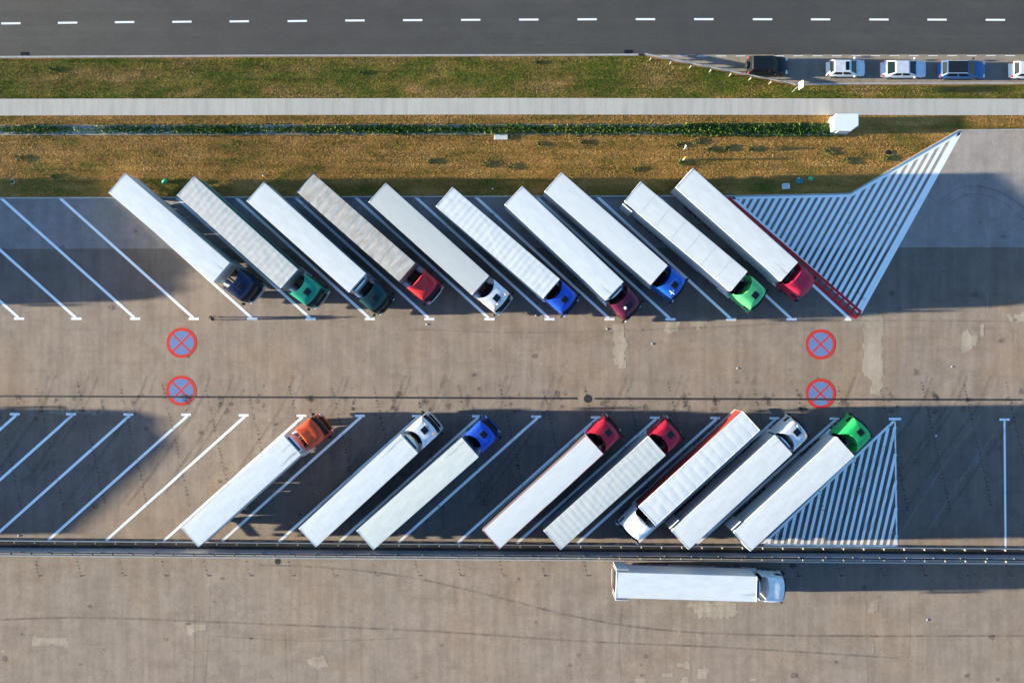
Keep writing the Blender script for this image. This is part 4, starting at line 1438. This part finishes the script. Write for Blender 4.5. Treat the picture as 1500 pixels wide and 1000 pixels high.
rs = empty('road_sign', G(1160.5, 135))
tag(rs, 'white rectangular road sign on a pole at the start of the layby', 'sign')
MB().tube((0, 0, -.1), (.12, .18, 2.55), .035, 10).build('sign_pole', M['galv'], rs, smooth=50)
sp = MB()
sp.loft([[(.06, -.30, 1.75), (.10, -.30, 1.75), (.10, .42, 1.75), (.06, .42, 1.75)], [(.22, -.30, 2.6), (.26, -.30, 2.6), (.26, .42, 2.6), (.22, .42, 2.6)]])
sp.build('sign_panel', M['white'], rs)
sb = MB(); sb.loft([[(.115, -.15, 2.0), (.12, -.15, 2.0), (.12, .27, 2.0), (.115, .27, 2.0)], [(.215, -.15, 2.4), (.225, -.15, 2.4), (.225, .27, 2.4), (.215, .27, 2.4)]])
sb.build('sign_face', M['sign_blue'], rs)

mk = empty('marker_post', G(1001, 234.5))
tag(mk, 'orange and white marker post standing in the dry grass', 'post')
MB().box(-.07, .07, -.07, .07, -.1, .95, .01).build('post_shaft', M['white'], mk)
MB().box(-.10, .10, -.10, .10, .95, 1.33, .03).build('post_cap', M['amber'], mk)
mk2 = empty('marker_board', G(1000.5, 219.5))
tag(mk2, 'small white board on a thin pole in the dry grass', 'sign')
MB().tube((0, 0, -.1), (0, 0, 1.2), .02, 8).build('board_pole', M['galv'], mk2)
mb = MB()
mb.loft([[(-.16, -.28, 1.18), (-.14, -.28, 1.18), (.02, .24, 1.18), (0, .24, 1.18)], [(-.05, -.02, 1.68), (-.03, -.02, 1.68), (.02, .02, 1.68), (0, .02, 1.68)]])
mb.loft([[(.16, -.28, 1.18), (.14, -.28, 1.18), (-.02 + .04, .24, 1.18), (.04, .24, 1.18)], [(.05, -.02, 1.68), (.03, -.02, 1.68), (.03, .02, 1.68), (.04, .02, 1.68)]])
mb.build('board_panel', M['white'], mk2)


def lumpy(name, x, y, sx, sy, sz, mat, label, rz=0.0, box=False, cat='litter'):
    mb = MB()
    if box:
        # opened carton: floor and four flared walls
        mb.box(-sx, sx, -sy, sy, 0, .03)
        for s in (-1, 1):
            mb.loft([[(s * sx - .015, -sy, .03), (s * sx + .015, -sy, .03), (s * sx + .015, sy, .03), (s * sx - .015, sy, .03)],
                     [(s * sx * 1.15 - .015, -sy, sz), (s * sx * 1.15 + .015, -sy, sz), (s * sx * 1.15 + .015, sy, sz), (s * sx * 1.15 - .015, sy, sz)]])
            mb.loft([[(-sx + .02, s * sy - .015, .03), (sx - .02, s * sy - .015, .03), (sx - .02, s * sy + .015, .03), (-sx + .02, s * sy + .015, .03)],
                     [(-sx + .02, s * sy * 1.1 - .015, sz), (sx - .02, s * sy * 1.1 - .015, sz), (sx - .02, s * sy * 1.1 + .015, sz), (-sx + .02, s * sy * 1.1 + .015, sz)]])
        o = mb.build(name, mat, None, G(x, y) + Vector((0, 0, .02)), rz)
    else:
        nu, nv = 12, 6
        rings = []
        for j in range(nv + 1):
            ph = math.pi * (.04 + .92 * j / nv)
            ring = []
            for i in range(nu):
                t = 2 * math.pi * i / nu
                k = 1 + .35 * mnoise.noise(Vector((math.cos(t) * 2 + x, math.sin(t) * 2 + y, ph * 2)))
                ring.append((sx * math.sin(ph) * math.cos(t) * k, sy * math.sin(ph) * math.sin(t) * k, sz * (1 + math.cos(ph)) / 2 * k))
            rings.append(ring)
        mb.loft(rings)
        o = mb.build(name, mat, None, G(x, y), rz, smooth=60)
    return tag(o, label, cat, 'litter lying about the truck park')


teal_p = plain('teal_plastic', (.03, .35, .40), .4); green_p = plain('green_plastic', (.03, .5, .2), .4); blue_p = plain('blue_plastic', (.05, .25, .5), .4)
lumpy('open_carton', 1150, 273.5, .32, .25, .28, M['white'], 'white open carton lying on the grass above the striped marking', .1, True)
lumpy('plastic_crate', 1170, 265.5, .26, .20, .22, teal_p, 'teal plastic crate lying on shaded grass beside the green bag', 0, True)
lumpy('plastic_bag', 1187, 262, .26, .20, .2, green_p, 'crumpled green plastic bag lying on the shaded grass')
lumpy('plastic_bag', 242, 266.5, .28, .26, .24, green_p, 'green and blue rubbish bag between the two leftmost trucks')
lumpy('plastic_bag', 1301.5, 223.5, .30, .24, .05, M['dark'], 'flattened dark plastic sheet in the dry grass near the slanting kerb')
lumpy('plastic_bag', 1170, 261.2, .12, .07, .06, M['white'], 'scrap of white plastic just above the teal crate')
bits = [(625, 475, 'by the upper bay ends below the red cab'), (785, 462, 'near the royal blue cab'), (889, 481.5, 'beside the pale patch below the maroon cab'), (955, 503.5, 'in the middle of the aisle'),
        (1080, 539, 'in the aisle left of the right roundels'), (1371, 638, 'in the empty shaded bay at lower right'), (27, 784, 'near the guardrail at lower left'), (385.5, 257.5, 'at the edge of shadow on the grass'),
        (721.5, 276.8, 'on the shaded grass behind the trucks'), (1358, 907, 'on the service road at lower right'), (139, 192, 'in the ivy bed at left'), (821, 183, 'in the ivy bed at centre'), (1394, 537, 'near the drain at the right edge')]
for (x, y, w) in bits:
    lumpy('paper_scrap', x, y, .10, .08, .05, M['offwhite'], 'small white paper scrap ' + w, random.uniform(0, 3))
hoop = MB()
for i in range(9):
    t0, t1 = -1.9 + i * .42, -1.9 + (i + 1) * .42
    hoop.tube((.33 * math.cos(t0), .26 * math.sin(t0), .12), (.33 * math.cos(t1), .26 * math.sin(t1), .12), .025, 6)
tag(hoop.build('bent_strap', M['alu'], None, G(18, 266.5)), 'curled pale strap lying on the shaded grass at far left', 'litter', 'litter lying about the truck park')


def person():
    """one continuous figure grown from a skeleton; arms bent forward holding a small controller"""
    J = {'pelvis': (0, 0, .95, .15), 'waist': (0, 0, 1.12, .14), 'chest': (.01, 0, 1.34, .165), 'neck': (.01, 0, 1.50, .06), 'chin': (.02, 0, 1.57, .075), 'head': (.02, 0, 1.66, .105), 'crown': (.015, 0, 1.74, .08)}
    E = [('pelvis', 'waist'), ('waist', 'chest'), ('chest', 'neck'), ('neck', 'chin'), ('chin', 'head'), ('head', 'crown')]
    for s, k in ((-1, 'r'), (1, 'l')):
        J.update({'hip' + k: (0, s * .10, .90, .105), 'knee' + k: (.02, s * .13, .50, .07), 'ankle' + k: (0, s * .15, .10, .05), 'toe' + k: (.15, s * .17, .045, .045),
                  'sh' + k: (0, s * .19, 1.42, .075), 'elb' + k: (.02, s * .27, 1.14, .05), 'wr' + k: (.22, s * .12, 1.10, .036), 'palm' + k: (.28, s * .09, 1.11, .036)})
        E += [('pelvis', 'hip' + k), ('hip' + k, 'knee' + k), ('knee' + k, 'ankle' + k), ('ankle' + k, 'toe' + k), ('chest', 'sh' + k), ('sh' + k, 'elb' + k), ('elb' + k, 'wr' + k), ('wr' + k, 'palm' + k)]
        for q in range(4):
            J['f%d' % q + k] = (.34, s * (.085 - .022 * q + .02), 1.125 - .012 * q, .011)
            J['g%d' % q + k] = (.365 - .012 * q, s * (.06 - .022 * q + .02), 1.10 - .012 * q, .009)
            E += [('palm' + k, 'f%d' % q + k), ('f%d' % q + k, 'g%d' % q + k)]
        J['th' + k] = (.27, s * .045, 1.135, .013); E.append(('palm' + k, 'th' + k))
    names = list(J)
    me = bpy.data.meshes.new('person')
    me.from_pydata([J[n][:3] for n in names], [(names.index(a), names.index(b)) for a, b in E], [])
    tmp = bpy.data.objects.new('person_skeleton', me)
    col.objects.link(tmp)
    md = tmp.modifiers.new('skin', 'SKIN')
    for i, n in enumerate(names):
        v = me.skin_vertices[0].data[i]
        v.radius = (J[n][3], J[n][3] * (1.0 if n not in ('chest', 'waist', 'pelvis') else .85))
        v.use_root = (n == 'pelvis')
    sb_ = tmp.modifiers.new('sub', 'SUBSURF'); sb_.levels = 2; sb_.render_levels = 2
    dg = bpy.context.evaluated_depsgraph_get()
    out = bpy.data.meshes.new_from_object(tmp.evaluated_get(dg))
    bpy.data.objects.remove(tmp)
    out.materials.clear()
    for k in ('cloth_dark', 'cloth_tan', 'skin', 'hair', 'dark'):
        out.materials.append(M[k])
    for p in out.polygons:
        c = p.center
        if c.z > 1.62 and (c.x < .05 or c.z > 1.73): i = 3
        elif c.z > 1.49: i = 2
        elif c.x > .20 and c.z > .8: i = 2
        elif c.z < .12: i = 4
        elif c.z < .96: i = 1
        else: i = 0
        p.material_index = i
        p.use_smooth = True
    o = link('person', out, None, G(315.5, 466.8), R(35))
    for s in (-1, 1):
        pass
    ct = MB().box(.27, .33, -.07, .07, 1.12, 1.15, .01)
    cto = ct.build('remote_control', M['dark'], None, G(315.5, 466.8), R(35))
    tag(cto, 'small dark handset held by the standing person', 'handset')
    return tag(o, 'person in black jacket and tan trousers standing alone on the paving', 'person')


person()
